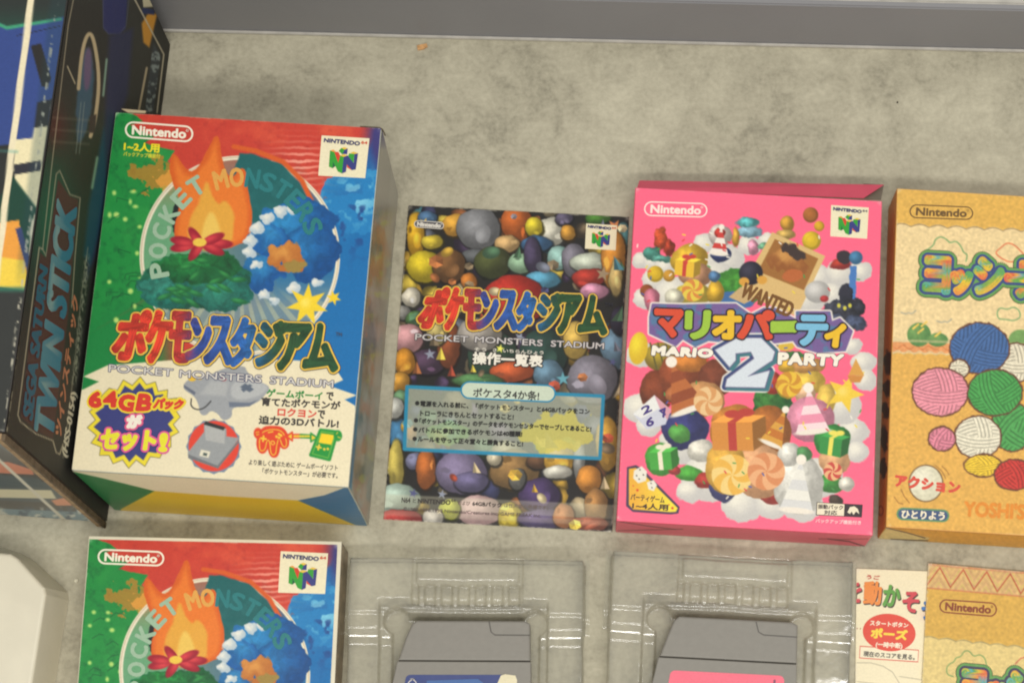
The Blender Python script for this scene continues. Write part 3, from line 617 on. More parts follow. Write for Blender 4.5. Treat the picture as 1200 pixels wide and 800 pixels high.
    for k_ in range(70):
        x0 = 455+275*rr.random(); y0 = 250+365*rr.random(); r = 3+5*rr.random(); p = np.array(pal[rr.randrange(len(pal))], float); a0 = rr.random()*6.3; kind_ = rr.randrange(4)
        if kind_ == 0:
            v_ = [(x0+r*1.2*math.cos(a0+t*6.283/6), y0+r*math.sin(a0+t*6.283/6)) for t in range(6)]
            for t in range(6): c.poly([v_[t], v_[(t+1) % 6], (x0, y0)], np.clip(p*(.55+.13*((t*5) % 6)+.25), 0, 236), soft=.8)
        elif kind_ == 1: c.poly(star(x0, y0, r*.5, r*1.2, 5, a0), np.clip(p*1.25+10, 0, 236))
        elif kind_ == 2: c.ell(x0, y0, r*.9, r*1.3, np.clip(p*1.3, 0, 236), np.clip(p*.8, 0, 236), ang=a0)
        else: c.poly([(x0-r, y0+r), (x0+r*math.cos(a0), y0-1.6*r), (x0+r, y0+r)], np.clip(p*.8, 0, 236), soft=1); c.poly([(x0, y0+r), (x0+r*math.cos(a0), y0-1.6*r), (x0+r, y0+r)], np.clip(p*1.2, 0, 236), soft=1)
    q_ = [(477, 453), (707, 464), (703, 537), (474, 526)]
    c.poly(q_, (196, 204, 182), alpha=.66); c.ell(652, 506, 40, 24, (206, 194, 84), warp=16, wsc=14, seed=5, alpha=.7); c.ell(525, 508, 26, 14, (150, 186, 128), warp=5, seed=2, alpha=.5)
    c.line(q_, 4.2, (38, 132, 166), closed=True)
    c.poly([(440, 578), (735, 592), (735, 609), (440, 594)], (200, 196, 170), soft=2, alpha=.4); c.poly([(440, 596), (735, 610), (735, 617), (440, 603)], (200, 190, 170), soft=3, alpha=.3)
    return c.C
sheet("front_print", lp, art_leaf, GLOSS, leaf, inset=0, h=0, thick=.8)
maker_logo(lp, leaf, ((486, 258.5), (520, 261), (519.5, 268.5), (485.5, 266)), (206, 200, 190), GLOSS, wd=.45, fill=(70, 68, 74))
console_logo(lp, leaf, ((687, 262), (723, 264.3), (721.5, 293.5), (685.5, 291.5)), GLOSS)
k = Ink(lp, .06)
TITLE = [(ch, xa*.89+15, xb*.89+15, yt*.93-10, xc*.89+45-35, xd*.89+45-35, yb*.90-10) for ch, xa, xb, yt, xc, xd, yb in TITLE]
_t = [("ポ", 165, 260, 85, 85, 210, 290), ("ケ", 280, 340, 88, 225, 300, 300), ("モ", 350, 430, 95, 345, 410, 295), ("ン", 440, 520, 110, 415, 510, 295), ("ス", 540, 620, 102, 510, 620, 300), ("タ", 645, 725, 110, 625, 700, 305), ("ジ", 745, 860, 118, 745, 850, 305), ("ア", 870, 970, 125, 850, 930, 320), ("ム", 1010, 1070, 128, 960, 1105, 325)]
TITLE = _t; title(k, 470, 320, 4.615); k.text("TM", row(709, 355, 718, 356, 4), (40, 40, 50), .06); k.build("title_lettering", GLOSS, leaf)
k = Ink(lp, .1)
for t, x0, y0, x1, y1 in (("POCKET", 487, 391, 549, 394), ("MONSTERS", 557, 394, 636, 398.5), ("STADIUM", 646, 399, 708, 402)):
    k.text(t, row(x0, y0, x1, y1, 7), (60, 56, 60), .5, 8); k.text(t, row(x0, y0, x1, y1, 7), (196, 190, 186), .1, 4)
k.text("操作一覧表", row(555, 412.5, 636, 416.5, 13.5), (50, 46, 46), .9, 8); k.text("操作一覧表", row(555, 412.5, 636, 416.5, 13.5), (232, 226, 210), .3)
k.text("そう", row(556, 407, 570, 408, 4), (220, 214, 200), .06); k.text("さ", row(578, 408, 582, 408.5, 4), (220, 214, 200), .06); k.text("いちらんひょう", row(590, 409, 637, 411.5, 4), (220, 214, 200), .06)
k.build("subtitle_lettering", GLOSS, leaf)
k = Ink(lp, .1)
k.pill(((541, 447), (651, 452), (650, 471), (540, 466)), .9, (38, 132, 166), (196, 208, 186))
k.text("ポケスタ4か条!", row(555, 454.5, 632, 458.5, 10.5), (50, 50, 50), .14); T2 = (36, 36, 34)
for i, (bx, by, t, x0, y0, x1, y1) in enumerate(((489, 472.3, "電源を入れる前に、「ポケットモンスター」と64GBパックをコン", 493, 469.5, 691, 479), (0, 0, "トローラにきちんとセットすること!", 493, 481, 602, 485.5), (487.5, 492.5, "「ポケットモンスター」のデータをポケモンセンターでセーブしてあること!", 492, 490, 693, 499.5), (486.7, 503, "バトルに参加できるポケモンは40種類!", 491, 500.5, 612, 505.5), (486, 514, "ルールを守って正々堂々と勝負すること!", 490, 511, 613, 517))):
    if bx: k.disc(bx, by, 2.6, 2.6, (40, 40, 38))
    k.text(t, row(x0, y0, x1, y1, 6.3), T2, .15, 5)
k.build("rules_lettering", GLOSS, leaf)
k = Ink(lp, .1); T3 = (56, 50, 46)
k.text("N64", row(471, 582.5, 481, 583, 6), T3, .1, 4); k.text("と", row(484, 584, 488, 584.3, 4.5), T3, .03, 3); k.text("NINTENDO", row(490, 584, 528, 586, 5.2), T3, .14, 4); k.text("64", row(529, 584.5, 534, 585, 3), T3, .05, 3); k.text("および", row(537, 586.5, 551, 587.5, 4.5), (110, 90, 84), .04, 3)
k.text("64GBパック", row(554, 587, 588, 589, 5.4), T3, .12, 4); k.text("は任天堂の商標です。", row(591, 589.5, 643, 592.5, 4.5), (110, 96, 90), .04, 3)
k.text("©1995,1996,1998 Nintendo/Creatures inc./GAME FREAK inc.", row(473, 594, 634, 602, 4.6), (92, 80, 76), .05, 3)
k.build("legal_lettering", GLOSS, leaf)

# ------------------------------------------------------------------ pink box
bp = box_panels(29.99, 399.8, -.061, 134.06, 185.64, 27.65)
pink = thing("game_box", "bright pink box with open top flap and large pale 2 on its front", "game box", (90, 305, 0), -.061, "game boxes laid out on the table")
PINKM = solid("pink_card", (226, 92, 118), var=.04); rounded_box("carton", bp, PINKM, pink, bev=.7)
fr = bp["front"]
def art_pink(X, Y):
    c = Canvas(X, Y, (240, 98, 128)); c.wash(np.clip(fbm(X, Y, 60, 1)-.35, 0, 1)*.25, (246, 112, 140)); W_ = (226, 220, 204); W2 = (190, 186, 180)
    def puff(*q):
        for x0, y0, r in q: c.ell(x0, y0, r*1.15, r, W_, W2, warp=3, wsc=9, seed=int(x0) % 7)
    puff((752, 306, 10), (765, 308, 10), (780, 312, 12), (768, 328, 14), (790, 345, 20), (755, 350, 12), (825, 285, 12), (850, 305, 20), (835, 330, 24), (878, 288, 12), (900, 282, 9), (960, 325, 14), (985, 320, 16), (1008, 318, 12), (945, 350, 20), (975, 345, 14))
    puff((750, 415, 15), (752, 478, 18), (760, 500, 12), (800, 520, 24), (830, 560, 28), (870, 590, 22), (808, 575, 14), (905, 590, 18), (940, 590, 22), (960, 560, 24), (1000, 505, 16), (985, 475, 22), (1012, 425, 13), (998, 405, 10), (1015, 445, 12), (1005, 530, 12))
    # hills, rocks, water behind
    c.ell(870, 335, 34, 22, (70, 138, 50), (44, 104, 40), warp=5, wsc=12, mott=.3); c.ell(858, 352, 26, 10, (60, 100, 150), warp=3); c.ell(918, 356, 12, 8, (50, 120, 60))
    for a in ((774, 280, 8, 14, (206, 84, 46)), (784, 290, 6, 10, (176, 64, 40)), (764, 297, 10, 8, (74, 140, 124)), (775, 303, 12, 5, (92, 156, 140)), (876, 262, 13, 7, (90, 170, 170)), (878, 272, 16, 6, (140, 180, 196)), (882, 290, 6, 10, (216, 150, 170)), (893, 288, 6, 4, (120, 180, 140))):
        c.ell(*a[:4], np.minimum(np.array(a[4])*1.1, 240), np.array(a[4])*.65, warp=3, wsc=7, mott=.3)
    c.ell(985, 310, 13, 7, (190, 66, 48), (120, 40, 40), warp=3); c.ell(990, 302, 9, 8, (52, 44, 50), warp=3); c.ell(1003, 302, 8, 8, (74, 130, 170), (50, 90, 120)); c.poly([(996, 312), (1004, 312), (1003, 352), (995, 350)], (70, 116, 176), warp=1.5, wsc=6)
    for a in ((988, 362, 24, 12, (60, 62, 74)), (1002, 378, 14, 9, (74, 84, 110)), (992, 346, 8, 14, (46, 48, 62)), (1006, 360, 8, 10, (52, 54, 66)), (972, 375, 16, 8, (90, 100, 130))): c.ell(*a[:4], a[4], np.array(a[4])*.7, warp=4, wsc=6, mott=.5)
    c.poly([(989, 333), (982, 346), (997, 346)], (44, 44, 56)); 
    for a in ((983, 358), (990, 361), (996, 358)): c.ell(*a, 2, 2.5, (200, 190, 70))
    # coins
    for a in ((768, 321, 9.5, (222, 182, 40)), (784, 323, 7, (206, 150, 50)), (758, 341, 8, (150, 80, 40)), (950, 252, 9, (176, 106, 50)), (960, 265, 6, (222, 172, 40)), (951, 282, 11, (228, 190, 44))):
        c.ell(a[0], a[1], a[2], a[2], np.minimum(np.array(a[3])*1.1, 245), np.array(a[3])*.7); c.ell(a[0], a[1], a[2]*.68, a[2]*.68, np.array(a[3])*.98, np.array(a[3])*.86)
    # plain balls and balloons standing where the printed figures are
    for a in ((808, 305, 22, 20, (222, 176, 52)), (815, 322, 20, 14, (206, 150, 112)), (812, 345, 22, 14, (216, 190, 70)), (790, 348, 12, 10, (222, 214, 190)), (838, 342, 10, 14, (214, 170, 50)), (838, 324, 7, 7, (90, 130, 170)), (844, 276, 14, 13, (222, 206, 196)), (844, 273, 7, 6, (200, 60, 50)), (845, 298, 12, 9, (58, 70, 122)), (764, 352, 9, 14, (206, 120, 140)), (923, 262, 8, 9, (214, 160, 60)), (921, 275, 12, 6, (206, 170, 90)), (862, 278, 4, 12, (212, 160, 60))):
        c.ell(a[0], a[1], a[2], a[3], np.minimum(np.array(a[4])*1.1, 240), np.array(a[4])*.62, warp=2, wsc=12, seed=int(a[0]) % 5, mott=.12)
    c.poly([(905, 272), (967, 300), (934, 371), (866, 342)], (206, 172, 112)); c.poly([(908, 280), (959, 303), (942, 340), (888, 318)], (150, 100, 48))
    c.ell(924, 306, 26, 13, (196, 140, 74), (140, 84, 40), ang=.4, warp=7, wsc=9); c.ell(930, 295, 16, 7, (62, 48, 44), ang=.4, warp=5, wsc=6); c.ell(928, 322, 12, 7, (176, 96, 50), warp=4)
    c.ell(880, 320, 14, 14, (60, 58, 74), (30, 28, 40)); c.ell(872, 330, 6, 5, (206, 150, 60)); c.ell(893, 328, 6, 5, (206, 150, 60)); c.poly([(854, 348), (868, 336), (884, 350), (872, 356)], (190, 160, 112))
    for a in ((958, 342, 15, 13, (206, 202, 196)), (966, 350, 5, 4, (190, 60, 60))): c.ell(a[0], a[1], a[2], a[3], a[4], np.array(a[4])*.75)
    # hammer head, foliage
    c.ell(775, 418, 20, 17, (186, 160, 50), (110, 92, 36)); 
    for q in range(4): c.line([(762+q*9, 402), (770+q*9, 434)], 2.0, (92, 84, 40))
    c.ell(748, 408, 11, 19, (230, 206, 50), (206, 170, 40), ang=.12)
    c.ell(905, 480, 24, 34, (62, 120, 52), (34, 78, 40), warp=5, mott=.3); c.ell(925, 420, 20, 8, (60, 110, 56), warp=4); c.ell(920, 405, 11, 6, (206, 170, 60))
    for a in ((770, 458, 20, 26, (128, 62, 36)), (797, 440, 26, 24, (150, 74, 42)), (808, 425, 24, 12, (206, 126, 52)), (840, 442, 22, 22, (122, 62, 40)), (824, 468, 26, 20, (206, 148, 92)), (792, 462, 12, 10, (176, 104, 60)), (818, 500, 12, 16, (176, 60, 44)),
              (803, 503, 28, 24, (56, 58, 112)), (776, 538, 20, 19, (74, 160, 58)), (796, 508, 13, 11, (90, 160, 74)), (822, 528, 17, 14, (222, 216, 200)), (808, 555, 16, 9, (80, 166, 60)), (826, 563, 12, 9, (176, 56, 48)), (790, 552, 8, 6, (176, 60, 60)),
              (905, 448, 12, 14, (176, 60, 44)), (888, 440, 13, 13, (216, 176, 52)), (924, 452, 16, 16, (220, 180, 56)), (924, 428, 13, 9, (212, 166, 52)), (945, 448, 22, 16, (226, 186, 76)), (948, 428, 18, 9, (206, 150, 80)), (968, 470, 12, 20, (222, 186, 84)), (944, 462, 12, 12, (226, 180, 140)), (950, 492, 28, 26, (222, 142, 164)),
              (905, 576, 16, 14, (180, 60, 50)), (848, 572, 16, 16, (70, 72, 120)), (900, 505, 28, 30, (176, 104, 44)), (862, 503, 30, 30, (200, 128, 52)), (890, 552, 29, 32, (222, 164, 116)), (850, 548, 24, 30, (220, 168, 66)),
              (976, 516, 21, 18, (54, 136, 60)), (978, 540, 18, 16, (224, 170, 120)), (974, 566, 16, 12, (66, 144, 60)), (936, 566, 30, 36, (222, 218, 206)), (924, 532, 14, 14, (222, 218, 206)), (942, 532, 9, 9, (90, 150, 90)), (992, 568, 9, 9, (222, 216, 200)), (980, 586, 8, 6, (74, 60, 50))):
        c.ell(a[0], a[1], a[2], a[3], np.minimum(np.array(a[4])*1.08, 240), np.array(a[4])*.72, warp=3, wsc=13, seed=int(a[1]) % 5, mott=.14)
    def gift(x0, y0, w_, h_, col, rib, an=0):
        col = np.array(col, float); ca, sa = math.cos(an), math.sin(an)
        def t(*q): return [(x0+a*ca*w_-b_*sa*h_, y0+a*sa*w_+b_*ca*h_) for a, b_ in q]
        c.poly(t((-1, -.5), (.5, -.4), (.5, 1), (-1, .85)), col); c.poly(t((.5, -.4), (1, -.7), (1, .6), (.5, 1)), col*.68); c.poly(t((-1, -.5), (-.4, -.9), (1, -.7), (.5, -.4)), np.minimum(col*1.2, 238))
        c.poly(t((-.4, -.46), (-.1, -.44), (-.1, .95), (-.4, .92)), rib, soft=.9); c.poly(t((-.4, -.46), (.15, -.86), (.4, -.84), (-.1, -.44)), rib, soft=.9); c.ell(*t((-.2, -.85))[0], w_*.3, h_*.2, rib); c.ell(*t((.3, -.9))[0], w_*.3, h_*.2, rib)
    def cone(x0, y0, w_, h_, c1_, c2_, an=0):
        ca, sa = math.cos(an), math.sin(an)
        def t(a, b_): return (x0+a*w_*ca-b_*h_*sa, y0+a*w_*sa+b_*h_*ca)
        for j in range(5):
            u0, u1 = j/5, (j+1)/5; c.poly([t(-u0, -1+2*u0), t(u0+.001, -1+2*u0+.001), t(u1, -1+2*u1), t(-u1, -1+2*u1)], c1_ if j % 2 else c2_, soft=.9)
        c.ell(*t(0, -1), w_*.3, w_*.3, (232, 222, 206)); c.ell(*t(0, 1), w_*1.05, h_*.12, (226, 216, 200), ang=an)
    def swirl(x0, y0, r, c1_, c2_):
        i = c.near(x0-r-2, y0-r-2, x0+r+2, y0+r+2); d = np.hypot(c.X[i]-x0, c.Y[i]-y0); an = np.arctan2(c.Y[i]-y0, c.X[i]-x0); g = np.clip(.5+2.5*np.sin(an*5+d/r*5), 0, 1)[:, None]
        c.put(i, np.clip((r-d)/1.2+.5, 0, 1), np.array(c1_, float)*(1-g)+np.array(c2_, float)*g)
    gift(778, 536, 17, 15, (70, 156, 62), (226, 216, 190), -.1); gift(978, 520, 17, 15, (54, 136, 64), (226, 210, 90), .12); gift(806, 312, 15, 13, (222, 178, 52), (190, 64, 52), .08); cone(844, 282, 11, 16, (196, 60, 54), (228, 218, 206), .1); cone(950, 480, 20, 26, (224, 140, 162), (232, 206, 206), -.1)
    cone(797, 452, 22, 30, (140, 70, 40), (176, 100, 52), -.35); swirl(925, 450, 15, (222, 180, 56), (196, 136, 44)); swirl(888, 440, 11, (222, 180, 56), (206, 150, 44)); swirl(830, 470, 17, (206, 148, 92), (222, 184, 132)); gift(866, 505, 32, 24, (202, 132, 56), (176, 60, 50), -.05); swirl(858, 556, 24, (222, 170, 70), (228, 196, 120))
    swirl(898, 552, 22, (222, 164, 116), (206, 132, 84)); cone(936, 568, 20, 30, (224, 220, 208), (206, 204, 200), .1); swirl(976, 552, 11, (224, 170, 120), (190, 70, 60)); swirl(812, 340, 13, (216, 190, 70), (206, 130, 60)); cone(912, 500, 14, 22, (186, 110, 42), (206, 150, 60), .4)
    for j in range(90):
        x0 = 745+270*random.random(); y0 = 270+320*random.random(); a0 = random.random()*6.3; q = ((206, 60, 60), (226, 200, 60), (70, 140, 70), (66, 90, 160), (230, 222, 206))[j % 5]
        c.line([(x0, y0), (x0+3*math.cos(a0), y0+3*math.sin(a0))], 1.5, q)
    c.poly(star(990, 461, 10, 23, 5, -1.2), (228, 192, 62)); c.ell(990, 461, 9, 9, (234, 206, 100), (228, 192, 62))
    c.poly([(1003, 420), (1013, 440), (994, 440)], (206, 150, 70)); c.poly([(993, 440), (1012, 440), (1008, 448), (997, 448)], (196, 130, 60))
    # numbered die
    c.poly([(742, 485), (767, 463), (786, 480), (780, 497), (758, 503)], (196, 196, 206)); c.poly([(742, 485), (767, 463), (773, 478), (752, 490)], (222, 220, 214)); c.poly([(767, 463), (786, 480), (782, 492), (773, 478)], (206, 150, 160))
    # title plate
    t = [(765, 357), (800, 358), (838, 357), (862, 357), (880, 370), (895, 362), (908, 362), (934, 376), (934, 366), (972, 366), (974, 378), (984, 374), (998, 388), (990, 410), (958, 412), (935, 405), (930, 398), (900, 402), (896, 398), (872, 396), (850, 400), (830, 398), (815, 405), (800, 396), (792, 404), (762, 390), (762, 372)]
    c.poly(t, (228, 220, 206), grow=3.2, soft=1.5); c.poly(t, (112, 88, 140), grow=1.5); c.wash(np.clip(.5-(sdpoly(X, Y, t)-1)/1, 0, 1)*np.clip((fbm(X, Y, 9, 2)-.5)*7, 0, 1)*.8, (74, 120, 150))
    two = [(838, 410), (864, 396), (892, 396), (908, 412), (905, 422), (876, 441), (902, 434), (896, 454), (850, 453), (852, 444), (884, 420), (880, 412), (862, 414), (862, 422), (855, 430)]
    c.poly(two, (224, 220, 208), grow=6.0, soft=1.5); c.poly(two, (52, 66, 112), grow=4.2); c.poly([(a+3, b_+2) for a, b_ in two], (60, 112, 120), grow=2.4); c.poly(two, (90, 84, 120), grow=1.1); c.poly(two, (204, 210, 216))
    # players badge and rumble mark
    c.poly([(736, 548), (745, 546), (752, 550), (795, 594), (794, 600), (786, 601), (742, 598), (735, 592)], (70, 54, 78), grow=1.4); tri = [(737, 549), (745, 548), (751, 552), (794, 595), (792, 599), (786, 599.5), (742, 596.5), (737, 591)]
    c.poly(tri, (224, 166, 50)); c.wash(np.clip(.5-sdpoly(X, Y, tri), 0, 1)*np.clip((X-745)/40, 0, 1), (232, 210, 60))
    c.poly([(743, 551), (752, 546), (758, 552), (757, 563), (748, 566), (742, 560)], (222, 216, 200)); c.poly([(758, 565), (766, 562), (770, 568), (766, 575), (760, 573)], (222, 216, 200))
    for a in ((750, 550, .9), (746, 557, .9), (749, 561, .9), (754, 556, .9), (763, 566, .8), (764, 571, .8)): c.ell(*a[:2], a[2], a[2], (70, 60, 60), soft=.8)
    for a in ((747, 574, 1.5), (742, 569, .8), (788, 595, 1.5), (784, 591, .8)): c.ell(*a[:2], a[2], a[2], (206, 70, 40), soft=.8)
    return c.C
sheet("front_print", fr, art_pink, PRINT, pink, inset=.5)
maker_logo(fr, pink, ((756, 236.5), (828.5, 239), (828, 254.5), (755, 252.5)), (240, 216, 206), PRINT, wd=.7)
console_logo(fr, pink, ((974, 240.5), (1018, 243.5), (1016, 280), (973, 277)), PRINT, red=(120, 110, 110))
k = Ink(fr, .2); zt = lambda *p: tuple((750+a/4.444, 340+b_/4.444) for a, b_ in p)
cols = dict(R=(206, 74, 46), G=(150, 184, 60), Y=(222, 178, 40), B=(116, 176, 204))
for ch, q, cc in (("マ", ((85, 105), (220, 110), (215, 240), (85, 235)), 'R'), ("リ", ((245, 115), (360, 115), (350, 250), (240, 245)), 'G'), ("オ", ((385, 115), (520, 115), (515, 250), (385, 245)), 'Y'), ("パ", ((515, 115), (690, 115), (690, 250), (515, 245)), 'R'),
                  ("ー", ((690, 172), (808, 170), (806, 212), (690, 214)), 'G'), ("テ", ((828, 138), (975, 140), (960, 285), (815, 280)), 'B'), ("ィ", ((975, 190), (1065, 185), (1050, 295), (965, 285)), 'Y')):
    for bd, c0 in ((2.0, (44, 34, 44)), (1.15, cols[cc])): k.text(ch, zt(*q), c0, bd, 14); k.h -= .016
    k.h += .012
k.build("title_lettering", PRINT, pink)
k = Ink(fr, .2)
for t, q in (("MARIO", ((70, 292), (378, 310), (372, 348), (64, 335))), ("PARTY", ((725, 328), (1058, 338), (1048, 392), (722, 382)))):
    for bd, c0 in ((1.0, (84, 70, 84)), (.62, (232, 224, 206))): k.text(t, zt(*q), c0, bd, 8, 1.12)
    k.build("subtitle_lettering", PRINT, pink); k = Ink(fr, .2)
k.text("WANTED", ((874, 331.5), (932, 356.5), (924.5, 372), (866.5, 347)), (112, 74, 34), .45); k.build("poster_lettering", PRINT, pink); k = Ink(fr, .2)
for ch, q in (("2", ((751, 478), (761, 473), (764, 481), (754, 486))), ("6", ((757, 490), (766, 488), (766, 498), (758, 500))), ("4", ((774, 474), (781, 479), (779, 490), (772, 485)))): k.text(ch, q, (70, 54, 120), .25)
k.build("die_numerals", PRINT, pink)
k = Ink(fr, .2); k.text("パーティゲーム", row(739.5, 578, 779, 582, 7.5), (70, 50, 40), .1); k.text("1~4人用", row(741.5, 588.5, 783, 591, 7), (60, 44, 40), .16); k.build("badge_lettering", PRINT, pink); k = Ink(fr, .2)
k.poly(((957, 588), (1011, 591), (1010, 606), (956, 603.5)), (52, 40, 44)); k.poly(((957.8, 588.8), (989.5, 590.6), (988.8, 604.2), (957, 602.6)), (226, 214, 186)); k.text("振動パック", row(958.8, 590.5, 988, 592, 5.2), (60, 46, 46), .1, 4); k.text("対応", row(966, 597.5, 981, 598.2, 5), (60, 46, 46), .1, 4)
k.poly(((993, 600), (996, 594), (1001, 593), (1005, 596), (1007, 602), (1003, 599), (1000, 603), (998, 599), (996, 602)), (226, 214, 186)); k.text("バックアップ機能付き", row(956, 607.5, 1009, 610, 4.6), (244, 196, 196), .08, 4)
k.build("badge_lettering", PRINT, pink)
def side_plain(base, dark):
    def f(X, Y):
        c = Canvas(X, Y, base); c.wash(np.clip((fbm(X, Y, 22, 4)-.5)*2, 0, 1)*.25, dark); return c.C
    return f
def pink_bottom(X, Y):
    c = Canvas(X, Y, (216, 92, 108)); c.wash(np.clip(fbm(X, Y, 30, 2)-.4, 0, 1)*.4, (226, 112, 124))
    c.line([(721, 610), (760, 616), (792, 620)], 1.1, (120, 40, 54)); c.line([(724, 621.5), (760, 620.5), (800, 619.5)], .9, (120, 44, 54))
    c.line([(970, 631), (995, 634), (1017, 641)], 1.3, (84, 30, 40)); c.line([(1017, 631), (985, 631.5), (960, 631)], .9, (140, 50, 64)); return c.C
sheet("bottom_print", bp["bottom"], pink_bottom, PRINT, pink, inset=.4)
# the open lid flap beyond the far edge, and the dust flap seen in its gap
e0 = ground([(746, 221.5), (1012, 232.2)], 27.4); e1 = ground([(1036, 216.5), (749.5, 211.5)], 19)
P = np.concatenate([e0, e1]); link("lid_flap", np.concatenate([P, P-[0, 0, .6]]), [(0, 1, 2, 3), (7, 6, 5, 4), (0, 4, 5, 1), (1, 5, 6, 2), (2, 6, 7, 3), (3, 7, 4, 0)], solid("pink_flap", (214, 84, 106), var=.05), pink)
P = np.concatenate([ground([(1008, 232), (1032.5, 234)], 25), ground([(1036, 216.5), (1012, 215)], 14)]); link("dust_flap", np.concatenate([P, P-[0, 0, .6]]), [(0, 1, 2, 3), (7, 6, 5, 4), (0, 4, 5, 1), (1, 5, 6, 2), (2, 6, 7, 3), (3, 7, 4, 0)], solid("grey_board", (120, 110, 96), var=.1), pink)

# ------------------------------------------------------------------ yellow cloth-look box at the right
bp = box_panels(171.8, 398.5, -.067, 134.0, 188.3, 28.8)
yel = thing("game_box", "yellow and cream box with scalloped border and rainbow lettering, right of the pink box", "game box", (235, 305, 0), -.067, "game boxes laid out on the table")
rounded_box("carton", bp, solid("orange_card_edges", (206, 150, 74), var=.08), yel, bev=.8)
fr = bp["front"]
def cloth(X, Y): return (1+.09*np.sin(X*2.1)*np.sin(Y*2.1)+.16*(fbm(X, Y, 3, 2)-.5))[:, None]
def bump_line(c, pts, w_, col): c.line(pts, w_, col, soft=1.2)
def art_yel(X, Y):
    c = Canvas(X, Y, (224, 198, 146)); tb = 264+(X-1046)*.045-3.2*np.abs(np.sin((X-1046)*math.pi/21.5))
    c.wash(np.clip(.5-(Y-tb)/1.2, 0, 1), (214, 168, 80)); c.wash(np.clip(1.2-np.abs(Y-tb-.8), 0, 1)*.9, (150, 128, 92))
    lb = 404+(X-1040)*.03
    c.wash(np.clip(.5+(Y-lb-9)/1.5, 0, 1), (214, 164, 78)); c.wash(np.clip(6.5-np.abs(Y-lb-2), 0, 1)*.9, (214, 140, 84))
    for s in (-6, 8): c.wash(np.clip(1.5-np.abs(Y-lb-s-1.5*np.sin(X*.5)), 0, 1)*.8, (206, 186, 140))
    c.wash(np.clip(1.4-np.abs(Y-lb-2-2.2*np.sin(X*.42)), 0, 1)*.7, (190, 110, 60))
    # hills, clouds, birds
    c.ell(1077, 392, 14, 14, (112, 150, 84), (84, 128, 70)); c.ell(1099, 398, 12, 8, (112, 150, 84), (84, 128, 70)); c.ell(1196, 398, 14, 12, (112, 150, 84)); c.wash(np.clip(.5+(Y-lb+7)/1, 0, 1)*np.clip(.5-(Y-lb+4)/1, 0, 1)*.5, (206, 186, 140))
    for p in ((1070, 385), (1080, 382), (1076, 390), (1096, 394)): c.line([p, (p[0]+6, p[1]-5)], 2.2, (222, 186, 84))
    c.line(curve_pts([(1084, 294), (1094, 288), (1096, 280), (1103, 277), (1110, 281), (1113, 285), (1121, 282), (1127, 290), (1129, 296), (1134, 298), (1132, 306)], False), 1.5, (112, 156, 100)); c.line(curve_pts([(1166, 296), (1172, 291), (1180, 284), (1189, 287), (1196, 294), (1200, 298), (1196, 304), (1184, 308), (1172, 302)], True), 1.5, (214, 110, 70), closed=True)
    c.line(curve_pts([(1168, 366), (1172, 360), (1180, 363), (1188, 359), (1195, 364), (1196, 372), (1188, 376), (1178, 374), (1170, 374)], True), 1.5, (120, 160, 106), closed=True)
    for p in ((1056, 366), (1098, 376)): c.line(curve_pts([(p[0], p[1]), (p[0]+6, p[1]+2), (p[0]+9, p[1]), (p[0]+12, p[1]+2), (p[0]+17, p[1]-2)], False), 1.6, (170, 164, 140))
    # plain yarn balls where the printed figures are
    for a in ((1190, 425, 26, 24, (216, 206, 180)), (1148, 408, 36, 31, (66, 100, 150)), (1124, 432, 13, 12, (216, 206, 180)), (1186, 500, 26, 30, (76, 152, 78)), (1146, 512, 28, 26, (220, 212, 188)), (1102, 459, 34, 29, (222, 140, 152)), (1166, 460, 33, 28, (70, 150, 74)),
              (1104, 514, 17, 15, (210, 126, 142)), (1152, 545, 23, 14, (226, 188, 52)), (1188, 556, 24, 19, (190, 56, 48))):
        p = np.array(a[4], float); c.ell(*a[:4], (96, 58, 40), warp=1.6, wsc=4, seed=1); c.ell(a[0], a[1], a[2]-1.9, a[3]-1.9, np.minimum(p*1.06, 240), p*.88, warp=1.6, wsc=4, seed=1)
        i = c.near(a[0]-a[2], a[1]-a[3], a[0]+a[2], a[1]+a[3]); x_ = (c.X[i]-a[0])/(a[2]-2.5); y_ = (c.Y[i]-a[1])/(a[3]-2.5); d = np.hypot(x_, y_)
        for an, off, wd_ in ((.5+a[0], 0, 9), (2.2+a[0], .35, .34), (3.9+a[0], .3, .3)):
            u_ = x_*math.cos(an)+y_*math.sin(an); v_ = -x_*math.sin(an)+y_*math.cos(an); on = (d < 1)*(np.abs(v_-off*np.cos(u_*1.2)) < wd_)
            c.put(i, on*1.0, np.minimum(p*1.02, 238)); c.put(i, on*np.clip(np.sin((v_-.3*np.cos(u_*1.2))*a[2]*1.25)*1.4, 0, 1)*.6, p*.62)
    c.ell(1085, 566, 20.5, 22, (112, 84, 50)); c.ell(1085, 566, 19, 20.5, (226, 220, 196), (206, 200, 172))
    for p in (((1056, 573), (1060, 582), (1066, 589)), ((1048, 582), (1053, 589), (1058, 590)), ((1096, 545), (1104, 552), (1108, 560)), ((1104, 546), (1110, 552), (1112, 556))): c.line(p, 1.1, (150, 100, 46))
    c.ell(1063+16, 600+3, 1, 1, (60, 80, 110), alpha=0)
    return c.C*cloth(X, Y)
sheet("front_print", fr, art_yel, CLOTH, yel, inset=.5)
maker_logo(fr, yel, ((1067, 240), (1140, 243), (1139.5, 257.5), (1066, 255)), (104, 78, 42), CLOTH, wd=.7)
def rainbow(px):
    x_ = px[:, 0]*.031+px[:, 1]*.043
    st = np.array([(92, 166, 186), (80, 150, 74), (216, 188, 50), (222, 150, 62), (206, 84, 66), (216, 186, 60), (80, 150, 80)], float)
    t_ = (x_ % 1.0)*6; i = np.floor(t_).astype(int); f = (t_-i)[:, None]
    return st[i]*(1-f)+st[i+1]*f
